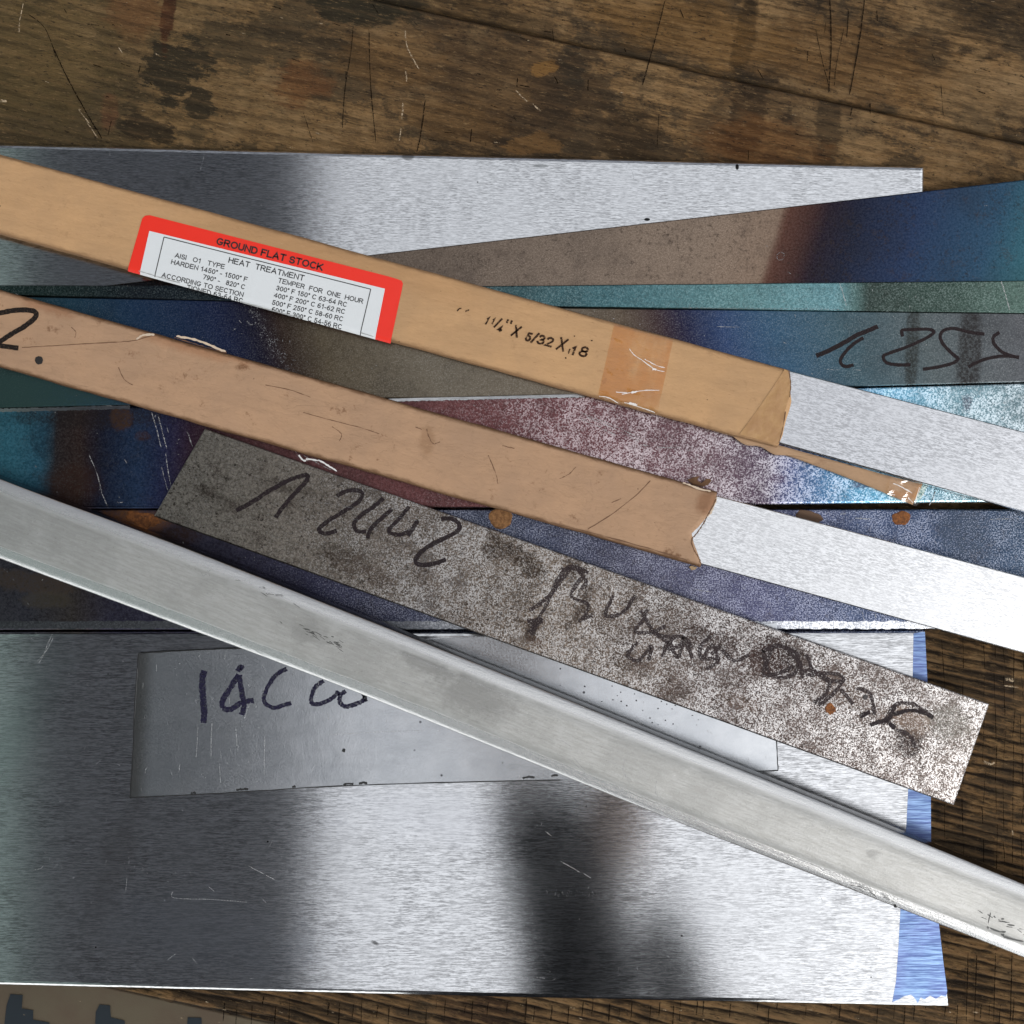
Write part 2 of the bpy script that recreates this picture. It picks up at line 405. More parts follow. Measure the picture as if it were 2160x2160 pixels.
def plank(y_at0, y_at1, x0, x1, mat, amp, pitch, fine, seed, drop=0.0, ragged=0.0):
    """board between the two photo lines y = y_at0 + .2225 x and y = y_at1 + .2225 x"""
    Lw = (P(x1, 0) - P(x0, 0)).length * math.sqrt(1 + .2225 ** 2)
    nu, nv = int(Lw / .0028), int((y_at1 - y_at0) * .2 / .55)
    V, F, RG = [], [], []
    for j in range(nv + 1):
        for i in range(nu + 1):
            x = x0 + (x1 - x0) * i / nu; s = j / nv
            y = y_at0 + (y_at1 - y_at0) * s + .2225 * x
            if ragged and j == nv: y += (mn.noise(Vector((x * .03, 3, 1))) + mn.noise(Vector((x * .11, 7, 1)))) * ragged
            p = P(x, y, 0)
            a = x * .2 ; b = (y - .2225 * x) * .195
            wv = mn.noise(Vector((a * .008, b * .03, seed))) * 7 + mn.noise(Vector((a * .03, b * .1, seed + 5))) * 1.3
            q = ((b + wv) / pitch) % 1.0
            tri = min(q / .75, (1 - q) / .25)
            tri = tri ** .7
            loc = .95 + .8 * mn.noise(Vector((a * .02, b * .05, seed + 9)))
            r = 1 - (1 - tri) * max(0, min(1, loc))
            r2 = r - fine * max(0, mn.noise(Vector((a * .10, b * 1.3, seed + 2)))) 
            edge = min(j, nv - j); e = 1.0 if edge > 1 else (.35 if edge == 1 else 0.0)
            z = -amp * (1 - r2) - (1 - e) * 1.3 + .25 * mn.noise(Vector((a * .02, b * .02, seed)))
            V.append(Vector((p.x, p.y, (z - drop) / 1000))); RG.append(max(0, min(1, r2 * (.4 + .6 * e))))
    w = nu + 1
    for j in range(nv):
        for i in range(nu):
            k = j * w + i; F.append((k, k + w, k + w + 1, k + 1))
    # sides down to 40 mm
    def skirt(idx):
        b0 = len(V)
        for k in idx: V.append(Vector((V[k].x, V[k].y, -.04))); RG.append(.5)
        for n_ in range(len(idx) - 1): F.append((idx[n_], idx[n_ + 1], b0 + n_ + 1, b0 + n_))
    skirt([i for i in range(w)]); skirt([nv * w + i for i in range(w)][::-1])
    skirt([j * w for j in range(nv + 1)][::-1]); skirt([j * w + nu for j in range(nv + 1)])
    me = bpy.data.meshes.new('plank'); me.from_pydata([tuple(v) for v in V], [], F); me.update(); add_uv(me, 0)
    at = me.attributes.new('ridge', 'FLOAT', 'POINT'); at.data.foreach_set('value', RG)
    for p_ in me.polygons: p_.use_smooth = True
    if me.polygons[10].normal.z < 0: me.flip_normals()
    return link('plank', me, mat, bench, bench.location, ANG)

st_top = [(370, 150, 62, 70, 20, .25, .75, (52, 45, 32), .95), (300, 270, 60, 26, 10, .4, .7, (50, 42, 30), .9), (420, 215, 30, 30, 0, .3, .9, (52, 45, 32), .9),
          (760, 22, 95, 34, 8, .4, .6, (48, 43, 31), .95), (355, 25, 14, 70, 6, .5, .5, (62, 28, 15), .8), (280, 20, 60, 60, 0, .9, .5, (104, 68, 40), .6),
          (690, 100, 150, 22, 14, .8, .8, (60, 50, 36), .8), (1190, 185, 38, 85, 18, .5, .6, (48, 42, 33), .85), (1330, 300, 60, 60, 0, .9, .6, (60, 46, 30), .7),
          (230, 236, 18, 34, 0, .8, .5, (110, 70, 48), .5), (1060, 170, 190, 110, 15, 1.2, .8, (70, 52, 34), .6), (60, 120, 190, 140, 0, 1.2, .6, (92, 76, 46), .6),
          (640, 180, 60, 40, 0, .9, .7, (110, 66, 34), .5), (1570, 250, 40, 110, 12, .6, .5, (48, 36, 24), .75), (1750, 270, 26, 90, 6, .6, .6, (50, 40, 28), .7),
          (1600, 310, 130, 60, 10, 1.0, .6, (112, 72, 36), .5), (1150, 40, 20, 32, 5, .2, .3, (140, 104, 58), .8), (1150, 143, 34, 18, -20, .4, .6, (132, 96, 52), .8),
          (1120, 305, 60, 22, 0, .3, .5, (120, 88, 52), .7), (820, 130, 110, 60, 0, 1, .7, (112, 82, 48), .5), (960, 250, 100, 40, 10, 1, .7, (104, 76, 44), .5)]
st_up = [(1570, 80, 22, 90, 12, .5, .4, (42, 34, 23), .85), (1950, 110, 60, 60, 0, 1.0, .7, (45, 36, 26), .75), (2100, 30, 120, 60, 12, 1.0, .6, (52, 42, 30), .8),
         (1450, 60, 200, 60, 12, 1.2, .6, (122, 88, 46), .5), (1800, 130, 200, 70, 12, 1.2, .6, (118, 84, 46), .45), (1000, 30, 140, 40, 12, .9, .6, (62, 48, 30), .7), (800, 8, 90, 20, 0, .5, .5, (48, 43, 31), .9)]
st_low = [(2110, 1440, 26, 80, 0, .5, .5, (46, 38, 32), .7), (2010, 1700, 40, 40, 0, .8, .6, (40, 32, 26), .8), (1010, 2140, 80, 40, 0, .8, .6, (52, 36, 28), .7), (700, 2135, 70, 30, 0, .8, .7, (62, 50, 36), .6),
          (480, 2110, 120, 20, 12, .7, .7, (60, 48, 36), .7), (2050, 2090, 50, 30, 0, .9, .6, (36, 28, 20), .7)]
M_w1 = wood('worn_wood_olive', .9, 0, st_top, 3.0)
M_w0 = wood('worn_wood_brown', 0, 0, st_up, 40.0)
M_w2 = wood('weathered_ridged_wood', 0, 1, st_low, 90.0)
# photo lines: seam at y = -178.5 + .2225x ; hidden seam ; bench edge at y = 2035 + .2225 x
plank(-1160, -180.5, 500, 2900, M_w0, .45, 4.2, 1.2, 1.0)
plank(-177, 801, -700, 2900, M_w1, .16, 6.0, 1.0, 12.0)
plank(806, 2035, -700, 2900, M_w2, 1.3, 4.3, .8, 31.0, .3, 5.0)
bm_legV = []

# knife cuts, saw marks and pale splinters on the boards
cuts = [([(1750, -10), (1753, 90), (1748, 195)], 3.0), ([(1825, -10), (1812, 90), (1792, 200)], 2.8), ([(1403, 0), (1380, 90), (1355, 180)], 2.2), ([(1720, 60), (1735, 130), (1748, 180)], 1.6),
        ([(1790, 20), (1786, 80)], 2.2), ([(1780, 60), (1765, 130), (1760, 180)], 1.3), ([(745, 55), (740, 110), (728, 185), (722, 270)], 1.8), ([(778, 60), (782, 180), (793, 300)], 1.8),
        ([(897, 212), (888, 280), (880, 318)], 2.4), ([(995, 272), (992, 300)], 2.4), ([(1390, 240), (1386, 310)], 1.2), ([(110, 95), (140, 160), (175, 225), (215, 292)], 2.6), ([(60, 30), (95, 60), (118, 120)], 1.6),
        ([(235, 255), (228, 285)], 1.6), ([(1985, 180), (1990, 250)], 1.2), ([(640, 238), (660, 300)], 1.2), ([(1165, 60), (1168, 90)], 1.4)]
for k in range(70):
    x = random.uniform(0, 2160); y = random.uniform(0, 320)
    L = random.uniform(6, 26); a = R(random.choice((12, 12, 13, 95, 60)) + random.uniform(-8, 8))
    cuts.append(([(x, y), (x + L * math.cos(a), y + L * math.sin(a))], random.uniform(1.0, 2.4)))
V, F = [], []
for pts, w in cuts: ribbon_geo(V, F, smooth_path(pts, 7), w, .35, True, .45)
for x in (1990, 2032, 2075, 2100, 2118, 2138, 2156):           # saw cuts running across the ridges
    y = 1345
    while y < 1790:
        L = random.uniform(40, 150)
        ribbon_geo(V, F, smooth_path([(x + random.uniform(-4, 4), y), (x + random.uniform(-3, 3), y + L)], 5), random.uniform(1.0, 2.0), .35, True, .6); y += L + random.uniform(2, 30)
for x in range(480, 2160, 26):
    if random.random() < .8:
        x_ = x + random.uniform(-9, 9); y = random.uniform(2100, 2125)
        ribbon_geo(V, F, smooth_path([(x_, y), (x_ - 3, y + random.uniform(15, 60))], 4), random.uniform(1.2, 3.0), .35, True, .6)
for x in (2042, 2060, 2100, 2135):
    ribbon_geo(V, F, smooth_path([(x, 2010), (x - 4, 2155)], 8), random.uniform(1.2, 2.4), .35, True, .6)
me = bpy.data.meshes.new('cut_marks'); me.from_pydata([tuple(v) for v in V], [], F); me.update(); add_uv(me, 0)
o = link('cut_marks', me, M_cut, bench, bench.location, ANG); o['kind'] = 'stuff'
pale = [([(855, 65), (858, 95), (872, 125), (884, 145)], 2.6), ([(1088, 190), (1102, 205), (1112, 214)], 2.4), ([(1124, 219), (1140, 234)], 2.6), ([(850, 215), (848, 250)], 3.2), ([(846, 270), (842, 300)], 2.2), ([(856, 150), (858, 172)], 3.0),
        ([(250, 100), (258, 112)], 2.0), ([(50, 5), (42, 40), (40, 70)], 1.6), ([(2074, 1606), (2090, 1612), (2098, 1608)], 5.0), ([(2120, 1432), (2140, 1436)], 7.0), ([(2118, 1446), (2148, 1450)], 2.4), ([(2135, 1750), (2137, 1762)], 3.0), ([(0, 212), (14, 214)], 6), ([(165, 230), (190, 262)], 1.6), ([(182, 255), (205, 290)], 1.6)]
for k in range(60):
    x = random.uniform(0, 2160); y = random.uniform(0, 320) if random.random() < .6 else random.uniform(2110, 2160)
    L = random.uniform(3, 12); a = R(12.5 + random.uniform(-12, 12))
    pale.append(([(x, y), (x + L * math.cos(a), y + L * math.sin(a))], random.uniform(.8, 1.8)))
V, F = [], []
for pts, w in pale: ribbon_geo(V, F, smooth_path(pts, 5), w, .42, True, .6)
me = bpy.data.meshes.new('pale_splinters'); me.from_pydata([tuple(v) for v in V], [], F); me.update(); add_uv(me, 0)
o = link('pale_splinters', me, broken('pale_torn_wood', (.50, .38, .25), .42, .56, .85, 0.0, 1.2), bench, bench.location, ANG); o['kind'] = 'stuff'

# the tan stepped panel beside the bench edge, a little lower
def tan_mat():
    t = T('tan_painted_sheet'); a = t.noise(t.obj, .04, 4, .6); b = t.noise(t.obj, 1.5, 3, .6)
    c = t.mix(t.ss(a, .3, .7), (.145, .112, .066), (.125, .080, .048)); c = t.mix(t.mul(b, .3), c, (.09, .08, .055))
    t.bsdf(base=c, rough=.6, normal=t.bump(b, .0001)); return t.mat
panel = slab('stepped_panel', [(-260, 1975), (-260, 2330), (700, 2560), (1250, 2310)], -46, -42, .6, tan_mat())
tag(panel, 'plain tan sheet with dark stepped cut-outs lying below the bench edge, bottom left corner', 'sheet')
M_slot = flat('dark_blue_felt', (.017, .026, .034), .8)
for pl in ([(8, 2170), (14, 2120), (22, 2097), (48, 2099), (46, 2127), (70, 2131), (70, 2151), (104, 2157), (106, 2175)],
           [(200, 2175), (202, 2135), (210, 2119), (232, 2121), (234, 2146), (263, 2153), (265, 2175)],
           [(394, 2175), (396, 2146), (425, 2147), (426, 2175)]):
    me = mesh_from([P(x, y, -41.9) for x, y in pl] + [P(x, y, -41.7) for x, y in pl],
                   [tuple(range(len(pl), 2 * len(pl)))] + [(i, (i + 1) % len(pl), len(pl) + (i + 1) % len(pl), len(pl) + i) for i in range(len(pl))], -42)
    o = link('stepped_cutout', me, M_slot, panel, panel.location, panel.rotation_euler.z)
gm = T('dark_floor'); gm.bsdf(base=gm.mix(gm.noise(gm.obj, .01, 4, .6), (.26, .255, .24), (.36, .35, .33)), rough=.85)
me = mesh_from([Vector((-8, -8, -.85)), Vector((8, -8, -.85)), Vector((8, 8, -.85)), Vector((-8, 8, -.85))], [(0, 1, 2, 3)], 0)
g = link('ground', me, gm.mat); g['kind'] = 'structure'
M_leg = flat('bench_frame_wood', (.07, .045, .025), .8)
for lx, ly in ((120, 150), (2500, 600), (-350, 1700), (2300, 2300)):
    c = P(lx, ly); s = .04
    vs = [Vector((c.x + a * s, c.y + b * s, z)) for z in (-.85, -.0405) for a, b in ((-1, -1), (1, -1), (1, 1), (-1, 1))]
    me = mesh_from(vs, [(0, 1, 2, 3), (4, 5, 6, 7), (0, 1, 5, 4), (1, 2, 6, 5), (2, 3, 7, 6), (3, 0, 4, 7)], 0)
    link('leg', me, M_leg, bench, bench.location, ANG)

# ------------------------------------------------------------ A: upper ground plate
polyA = [(-260, 296), (1951, 350), (1948, 660), (-260, 612)]
A = slab('ground_steel_plate', polyA, .5, 4.5, 1.9, brushed('ground_steel_upper', (.93, .945, .96), .40, .24, .75, .026, .10,
         [(1140, 350, 16, 3.5, 0, .6, 1.2, (.2, .21, .21), .7), (860, 330, 12, 7, 0, .5, .5, (.2, .2, .2), .8), (1555, 352, 3.5, 6, 0, .3, .3, (.02, .02, .02), 1), (1365, 463, 6, 3, 0, .3, .3, (.02, .02, .02), 1)]), None, 3, .10)
tag(A, 'wide brushed steel plate along the top, lying behind the red-labelled parcel', 'steel plate', 'ground steel plates')
scratches(A, polyA, 4.52, 50, M_scr_dim, None, 30, 3, 26, 1.4)
strokes('scratches', [[(433, 318), (428, 340), (421, 362)], [(388, 314), (396, 318), (408, 316)]], 1.4, 4.52, M_scr_dim, A, .3)['kind'] = 'stuff'

# ------------------------------------------------------------ B: brown to blue bar climbing to the right
polyB = [(-80, 637), (776, 538), (2420, 349), (2445, 590), (-55, 877)]
B = slab('tempered_steel_bar', polyB, 4.7, 7.9, .5, oxide('heat_tint_brown_blue', [(-100, (24, 28, 38)), (330, (26, 28, 40)), (560, (90, 70, 56)), (760, (122, 104, 88)), (1200, (138, 117, 98)), (1480, (146, 122, 100)), (1624, (146, 118, 94)), (1638, (98, 56, 38)), (1690, (72, 40, 34)), (1725, (40, 27, 42)), (1785, (22, 30, 56)), (1920, (18, 50, 90)), (2080, (22, 74, 104)), (2180, (34, 104, 116)), (2300, (60, 120, 115))], -100, 2300, .31, .28, 1.9, .008, .30, (.26, .22, .18), yc=520, glint_ramp=(1700, 1500, .15), pits=.5, warp=6), None, 2, .06)
tag(B, 'brown bar turning dark blue at its right end, slanting up across the brushed plate', 'steel bar', 'heat-tinted steel bars')
scratches(B, polyB, 7.92, 26, M_scr_dim, None, 40, 2, 9, 1.4)
strokes('dent_ring', [[(1638, 538), (1646, 532), (1654, 536), (1652, 546), (1642, 548), (1638, 538)]], 1.6, 7.93, M_scr_dim, B, .6)

# ------------------------------------------------------------ D: long bar with the marker number
polyD = [(-260, 619), (1186, 649), (2420, 664), (2420, 798), (1223, 831), (-260, 866)]
teal_st = [(-260, (70, 104, 100)), (20, (64, 98, 98)), (160, (36, 94, 122)), (300, (20, 76, 124)), (470, (22, 46, 98)), (545, (36, 32, 60)), (600, (74, 52, 40)), (680, (112, 96, 70)), (900, (130, 118, 98)), (1180, (126, 112, 92)), (1320, (108, 90, 70)), (1400, (66, 44, 46)), (1450, (30, 28, 64)), (1530, (22, 60, 108)), (1640, (34, 84, 116)), (1780, (56, 90, 102)), (1950, (82, 94, 96)), (2160, (88, 90, 94)), (2420, (80, 80, 84))]
D = slab('tempered_steel_bar', polyD, 7.9, 10.3, .45, oxide('heat_tint_full_run', teal_st, -260, 2420, -.28, .30, 1.7, .025, .32, (.34, .34, .31), gritty=.25, yc=720,
         patches=[(1925, 720, 14, 120, 3, .6, .4, (44, 42, 36), .75), (2045, 740, 24, 120, 3, .7, .5, (42, 36, 34), .8), (60, 830, 200, 45, 0, .8, .4, (78, 112, 108), .8)], warp=8), None, 2, .06)
tag(D, 'long grey-brown and teal bar with a large marker number at its right end', 'steel bar', 'heat-tinted steel bars')
Z6 = lambda L: [(1690 + x * .2433, 660 + y * .2433) for x, y in L]
Mi = ink('brown_black_marker', (.016, .009, .010), .25, 1.0)
strokes('marker_number', [Z6([(130, 372), (200, 345), (350, 270), (480, 195), (590, 150), (665, 118)])], 9.5, 10.36, Mi, D, .5)
strokes('marker_number', [Z6([(540, 215), (440, 280), (360, 370), (340, 430), (385, 465), (455, 450)]), Z6([(880, 205), (876, 152), (960, 145), (1100, 142), (1150, 165), (1090, 215), (930, 290), (760, 350), (712, 380), (740, 430), (830, 450), (950, 450)]),
        Z6([(1590, 185), (1450, 165), (1330, 135), (1240, 150), (1205, 200), (1230, 270), (1300, 345), (1360, 400), (1300, 440), (1180, 470), (1055, 488)]),
        Z6([(1720, 170), (1670, 205), (1670, 260), (1730, 330), (1800, 365), (1890, 388)]), Z6([(1890, 385), (1740, 375), (1600, 400), (1500, 440), (1450, 470)])], 7.0, 10.37, Mi, D, .5)
scratches(D, polyD, 10.33, 90, M_scr, 70, 60, 2, 10, 1.3)
strokes('scratches', [[(1742, 779), (1771, 780)], [(1800, 780), (1818, 781)], [(1512, 689), (1560, 690)]], 1.4, 10.35, M_scr, D, .3)['kind'] = 'stuff'
# worn sparkle band where the blue turns brown at left
V, F = [], []
for k in range(190):
    t_ = random.random(); x = 525 + 85 * t_ + random.gauss(0, 7 + 5 * t_); y = 640 + 145 * t_ + random.gauss(0, 5)
    a = random.uniform(0, 6.28); L = random.uniform(1.5, 6)
    ribbon_geo(V, F, [Vector((x, y)), Vector((x + L * .5 * math.cos(a), y + L * .5 * math.sin(a) + 1)), Vector((x + L * math.cos(a), y + L * math.sin(a)))], random.uniform(1, 2), 10.34, True, .4)
ribbon_geo(V, F, smooth_path([(521, 676), (527, 684), (536, 684), (540, 679)], 5), 2.4, 10.345, True, .5)
me = bpy.data.meshes.new('rub_marks'); me.from_pydata([tuple(v) for v in V], [], F); me.update(); add_uv(me, 10)
o = link('rub_marks', me, M_scr_dim, D, D.location, D.rotation_euler.z); o['kind'] = 'stuff'

# ------------------------------------------------------------ C: teal strip
polyC = [(-260, 601), (1037, 603), (2420, 589), (2420, 663), (1186, 648), (-260, 618)]
C_ = slab('teal_steel_strip', polyC, 8.0, 11.0, .4, oxide('teal_mill_scale', [(-260, (52, 80, 74)), (100, (48, 74, 72)), (300, (38, 50, 62)), (600, (40, 62, 70)), (1000, (50, 86, 90)), (1300, (66, 122, 130)), (1560, (90, 142, 144)), (1760, (96, 156, 164)), (1805, (84, 124, 120)), (1830, (54, 74, 66)), (2000, (58, 82, 72)), (2160, (84, 114, 102)), (2420, (80, 100, 90))], -260, 2420, 0, .32, 1.6, .03, .40, (.34, .40, .38), gritty=.4, pits=.2), None, 1, .1)
tag(C_, 'narrow teal strip with white scratches, under the dark blue end of the slanting bar', 'steel strip', 'heat-tinted steel bars')
strokes('scratches', [[(1771, 597), (1779, 622), (1786, 647)], [(2112, 594), (2122, 625), (2130, 654)]], 2.4, 11.03, M_scr, C_, .5)['kind'] = 'stuff'
scratches(C_, polyC, 11.02, 40, M_scr, 80, 40, 2, 9, 1.2)
strokes('pale_edge', [[(x, 648 - 1 + (x - 1186) * .009 if x > 1186 else 647) for x in range(1440, 1790, 22)]], 1.2, 11.03, M_scr_dim, C_, .4)

# ------------------------------------------------------------ F: dark blue bar with rust dots
polyF = [(-260, 1073), (2420, 1076), (2420, 1222), (1955, 1328), (-260, 1330)]
F_ = slab('rust_dotted_steel_bar', [(-260, 1073), (2420, 1074), (2420, 1327), (-260, 1329)], .6, 5.9, .8, oxide('dark_blue_scale', [(-260, (84, 74, 72)), (60, (78, 76, 88)), (150, (84, 74, 70)), (240, (70, 66, 92)), (420, (68, 64, 86)), (700, (58, 58, 92)), (1000, (62, 72, 98)), (1150, (62, 70, 100)), (1350, (70, 70, 96)), (1600, (68, 70, 108)), (1800, (46, 66, 104)), (1960, (24, 54, 92)), (2160, (28, 60, 88)), (2420, (28, 60, 88))], -260, 2420, 0, .32, 1.7, .05, .62, (.62, .64, .74), glint_ramp=(450, 900, .12), gritty=.4,
         patches=[(285, 1097, 75, 24, 5, .6, .6, (150, 90, 30), .9), (40, 1225, 120, 22, 8, .6, .8, (104, 84, 70), .7), (95, 1265, 60, 16, 0, .5, .8, (110, 96, 74), .5), (370, 1130, 50, 22, 0, .8, .6, (74, 50, 34), .7), (2030, 1130, 60, 60, 0, 1, .7, (60, 70, 84), .6)], pits=.35), None, 4, .05)
tag(F_, 'dark blue bar with round rust spots, running across the middle under both parcels', 'steel bar', 'heat-tinted steel bars')
edm = oxide('grey_edge_strip', [(-260, (84, 84, 88)), (350, (96, 98, 104)), (1000, (150, 154, 162)), (2000, (190, 194, 202))], -260, 2000, 0, .34, 1.6, .05, .85, (.95, .95, .96), glint_ramp=(500, 1500, .15), gritty=.35)
strokes('pale_edge', [[(x, 1318.5) for x in range(-60, 2200, 24)]], 16, 5.935, edm, F_, 1.6, 3)  # flat speckled strip along the lower edge, lighter towards the right
def rust():
    t = T('orange_rust'); n = t.noise(t.obj, .6, 5, .7); c = t.mix(t.ss(n, .35, .65), (.30, .105, .025), (.13, .045, .014))
    c = t.mix(t.ss(t.noise(t.vadd(t.obj, (9, 0, 0)), 1.1, 3, .6), .6, .68), c, (.03, .012, .006))
    t.bsdf(base=c, rough=.85, normal=t.bump(n, .0004)); return t.mat
M_rust = rust()
def disc(name, cx, cy, rx, ry, z, mat, parent, ang=0, warp=.10, h=.22, n=28):
    top = []; bot = []; mid = []
    sd = random.uniform(0, 50)
    for i in range(n):
        a = 2 * math.pi * i / n; k = 1 + warp * mn.noise(Vector((math.cos(a) * 2 + sd, math.sin(a) * 2, sd))) * 2
        ux, uy = math.cos(a) * rx * k, math.sin(a) * ry * k; ca, sa = math.cos(R(ang)), math.sin(R(ang))
        x, y = cx + ux * ca - uy * sa, cy + ux * sa + uy * ca
        bot.append(P(x, y, z)); x2, y2 = cx + (x - cx) * .86, cy + (y - cy) * .86; top.append(P(x2, y2, z + h))
    me = mesh_from(bot + top, [tuple(range(n, 2 * n))] + [(i, (i + 1) % n, n + (i + 1) % n, n + i) for i in range(n)], z)
    return link(name, me, mat, parent, parent.location, parent.rotation_euler.z)
M_rust2 = T('pale_rust'); _n = M_rust2.noise(M_rust2.obj, .7, 4, .7)
M_rust2.bsdf(base=M_rust2.mix(M_rust2.ss(_n, .35, .65), (.34, .17, .065), (.17, .075, .026)), rough=.85, normal=M_rust2.bump(_n, .0003))
disc('rust_spot', 1056, 1094, 24, 22, 5.92, M_rust2.mat, F_); disc('rust_spot', 1706, 1090, 30, 13, 5.92, flat('faded_rust', (.15, .085, .05), .8), F_, 12)
disc('rust_spot', 1901, 1093, 19, 15, 5.92, M_rust, F_); disc('rust_spot', 300, 1098, 36, 16, 5.92, M_rust, F_, 10, .25)
scratches(F_, polyF, 5.93, 420, M_scr, 75, 55, 2, 8, 1.3)
strokes('scratches', [[(1772, 1085), (1788, 1083)], [(1804, 1093), (1838, 1095)], [(1464, 1242), (1480, 1246), (1496, 1248)], [(1818, 1290), (1824, 1308)], [(1846, 1294), (1850, 1310)], [(2085, 1096), (2130, 1094)]], 2.2, 5.95, M_scr, F_, .6)['kind'] = 'stuff'

# ------------------------------------------------------------ E: maroon to cyan bar
polyE = [(-260, 869), (1223, 834), (2420, 800), (2420, 1058), (1960, 1061), (1037, 1071), (-260, 1074)]
E_st = [(-260, (60, 160, 175)), (30, (46, 150, 180)), (88, (40, 128, 162)), (118, (74, 60, 62)), (170, (82, 56, 50)), (215, (36, 44, 76)), (290, (28, 72, 122)), (345, (42, 50, 104)), (400, (76, 46, 70)), (480, (104, 56, 58)), (700, (122, 66, 64)), (1000, (128, 64, 64)), (1250, (122, 66, 70)), (1500, (112, 78, 86)), (1620, (94, 76, 98)), (1670, (58, 76, 132)), (1740, (42, 110, 160)), (1860, (60, 166, 204)), (2000, (104, 152, 166)), (2160, (118, 148, 156)), (2420, (110, 130, 140))]
E = slab('tempered_steel_bar', polyE, 6.0, 9.2, 1.0, oxide('heat_tint_maroon_cyan', E_st, -260, 2420, .06, .30, 1.7, .05, .85, (.92, .90, .90), glint_ramp=(820, 1300, .10), gritty=.4, yc=960, patchy=.50,
         patches=[(200, 880, 150, 24, 0, .7, .8, (62, 52, 52), .7), (255, 885, 22, 26, 0, .6, .8, (110, 72, 44), .7), (300, 920, 20, 12, 0, .6, .8, (100, 66, 50), .6), (150, 1020, 60, 40, 0, .9, .5, (92, 56, 40), .5), (1640, 1010, 18, 12, 0, .7, .7, (90, 60, 80), .5), (1818, 1022, 24, 8, 0, .7, .7, (92, 70, 90), .6), (2040, 848, 10, 20, 0, .7, .7, (80, 60, 80), .6), (90, 930, 26, 40, 0, .5, .9, (40, 60, 80), .5)], warp=14, pits=.25), None, 3, .05)
tag(E, 'maroon bar fading to bright cyan at its right end, glittering between the two parcels', 'steel bar', 'heat-tinted steel bars')
scratches(E, polyE, 9.23, 160, M_scr, 78, 30, 2, 12, 1.3)
sc = [[(320, 870), (330, 905), (340, 943)], [(333, 874), (343, 912), (352, 948)], [(349, 955), (356, 1000), (362, 1030)], [(341, 985), (350, 1020), (356, 1040)], [(394, 908), (400, 924), (406, 942)], [(188, 960), (205, 1000), (215, 1040), (228, 1070)],
      [(1222, 869), (1290, 896), (1356, 928)], [(1230, 876), (1290, 902), (1350, 932)], [(1222, 882), (1262, 900), (1300, 918)], [(1352, 938), (1400, 944), (1440, 943)], [(1975, 1035), (1968, 1050), (1960, 1066)], [(640, 960), (668, 976), (700, 992)], [(622, 950), (632, 965), (650, 972)]]
strokes('scratches', sc, 2.0, 9.25, M_scr, E, .7)['kind'] = 'stuff'
strokes('scratches', [[(1972, 1030), (1969, 1048), (1962, 1064)]], 2.0, 9.25, M_cut, E, .3)['kind'] = 'stuff'
for q_ in ([(x, 865.5 - x * .0245) for x in range(-30, 290, 16)], [(x, 834 + (1223 - x) * .0235) for x in range(820, 1240, 16)]): strokes('pale_edge', [q_], 7.5, 9.21, brushed('bare_edge_steel', (.6, .6, .6), .6, .35), E, 1.1)

# ------------------------------------------------------------ G: big lower plate with blue dye band
polyG = [(-300, 1331), (1955, 1328), (1966, 1776), (2005, 2126), (1120, 2108), (-300, 2073)]
Gp = slab('ground_steel_plate', polyG, .5, 5.0, 2.4, brushed('ground_steel_lower', (.90, .91, .92), .38, .23, .75, .026, .06,
          [(790, 1988, 8, 4, 20, .9, 1.6, (.05, .05, .05), .8), (1330, 1895, 25, 6, 0, .9, 1.4, (.22, .21, .20), .5), (60, 1500, 160, 40, -60, 1.4, 1.2, (.62, .70, .68), .35), (420, 1960, 200, 70, 10, 1.5, 1.4, (.60, .64, .70), .35), (250, 1800, 160, 30, -70, 1.5, 1.4, (.35, .33, .32), .35), (900, 1720, 200, 60, 10, 1.5, 1.4, (.70, .71, .74), .35), (1500, 1950, 200, 60, -10, 1.5, 1.4, (.70, .71, .72), .35)]), None, 4, .10, frame=0.0)
tag(Gp, 'wide brushed steel plate at the bottom with a blue painted band on its right end', 'steel plate', 'ground steel plates')
def dye():
    t = T('blue_layout_dye'); a = t.noise(t.vmul(t.obj, (.10, 1.6, 1)), 1, 3, .6); b = t.noise(t.obj, .05, 4, .6)
    c = t.mix(t.ss(a, .35, .65), (.055, .10, .24), (.19, .30, .50)); c = t.mix(t.ss(b, .4, .7), c, t.mix(.35, c, (.10, .10, .30)))
    t.bsdf(base=c, metal=.55, rough=.36, normal=t.bump(a, .00010)); return t.mat
dp = [(1927, 1336), (1951, 1333), (1956, 1430), (1963, 1600), (1964, 1776), (1972, 1870), (1981, 1954), (1990, 2030), (1998, 2090), (1996, 2103), (1986, 2100), (1974, 2107), (1962, 2100), (1950, 2108), (1942, 2104), (1936, 2116), (1930, 2106), (1922, 2098), (1908, 2101), (1896, 2108), (1882, 2114), (1890, 2070), (1895, 2000), (1899, 1925), (1906, 1820), (1912, 1740), (1916, 1660), (1924, 1500)]
me = bpy.data.meshes.new('d'); me.from_pydata([tuple(P(x, y, 5.06)) for x, y in dp], [], [tuple(range(len(dp)))]); me.update(); add_uv(me, 5)
bmx = bmesh.new(); bmx.from_mesh(me); bmesh.ops.triangulate(bmx, faces=bmx.faces)
for f in bmx.faces:
    if f.normal.z < 0: f.normal_flip()
bmx.to_mesh(me); bmx.free()
link('blue_dye_band', me, dye(), Gp, Gp.location, Gp.rotation_euler.z)
scratches(Gp, polyG, 5.03, 330, M_scr_dim, None, 30, 2, 20, 1.3)
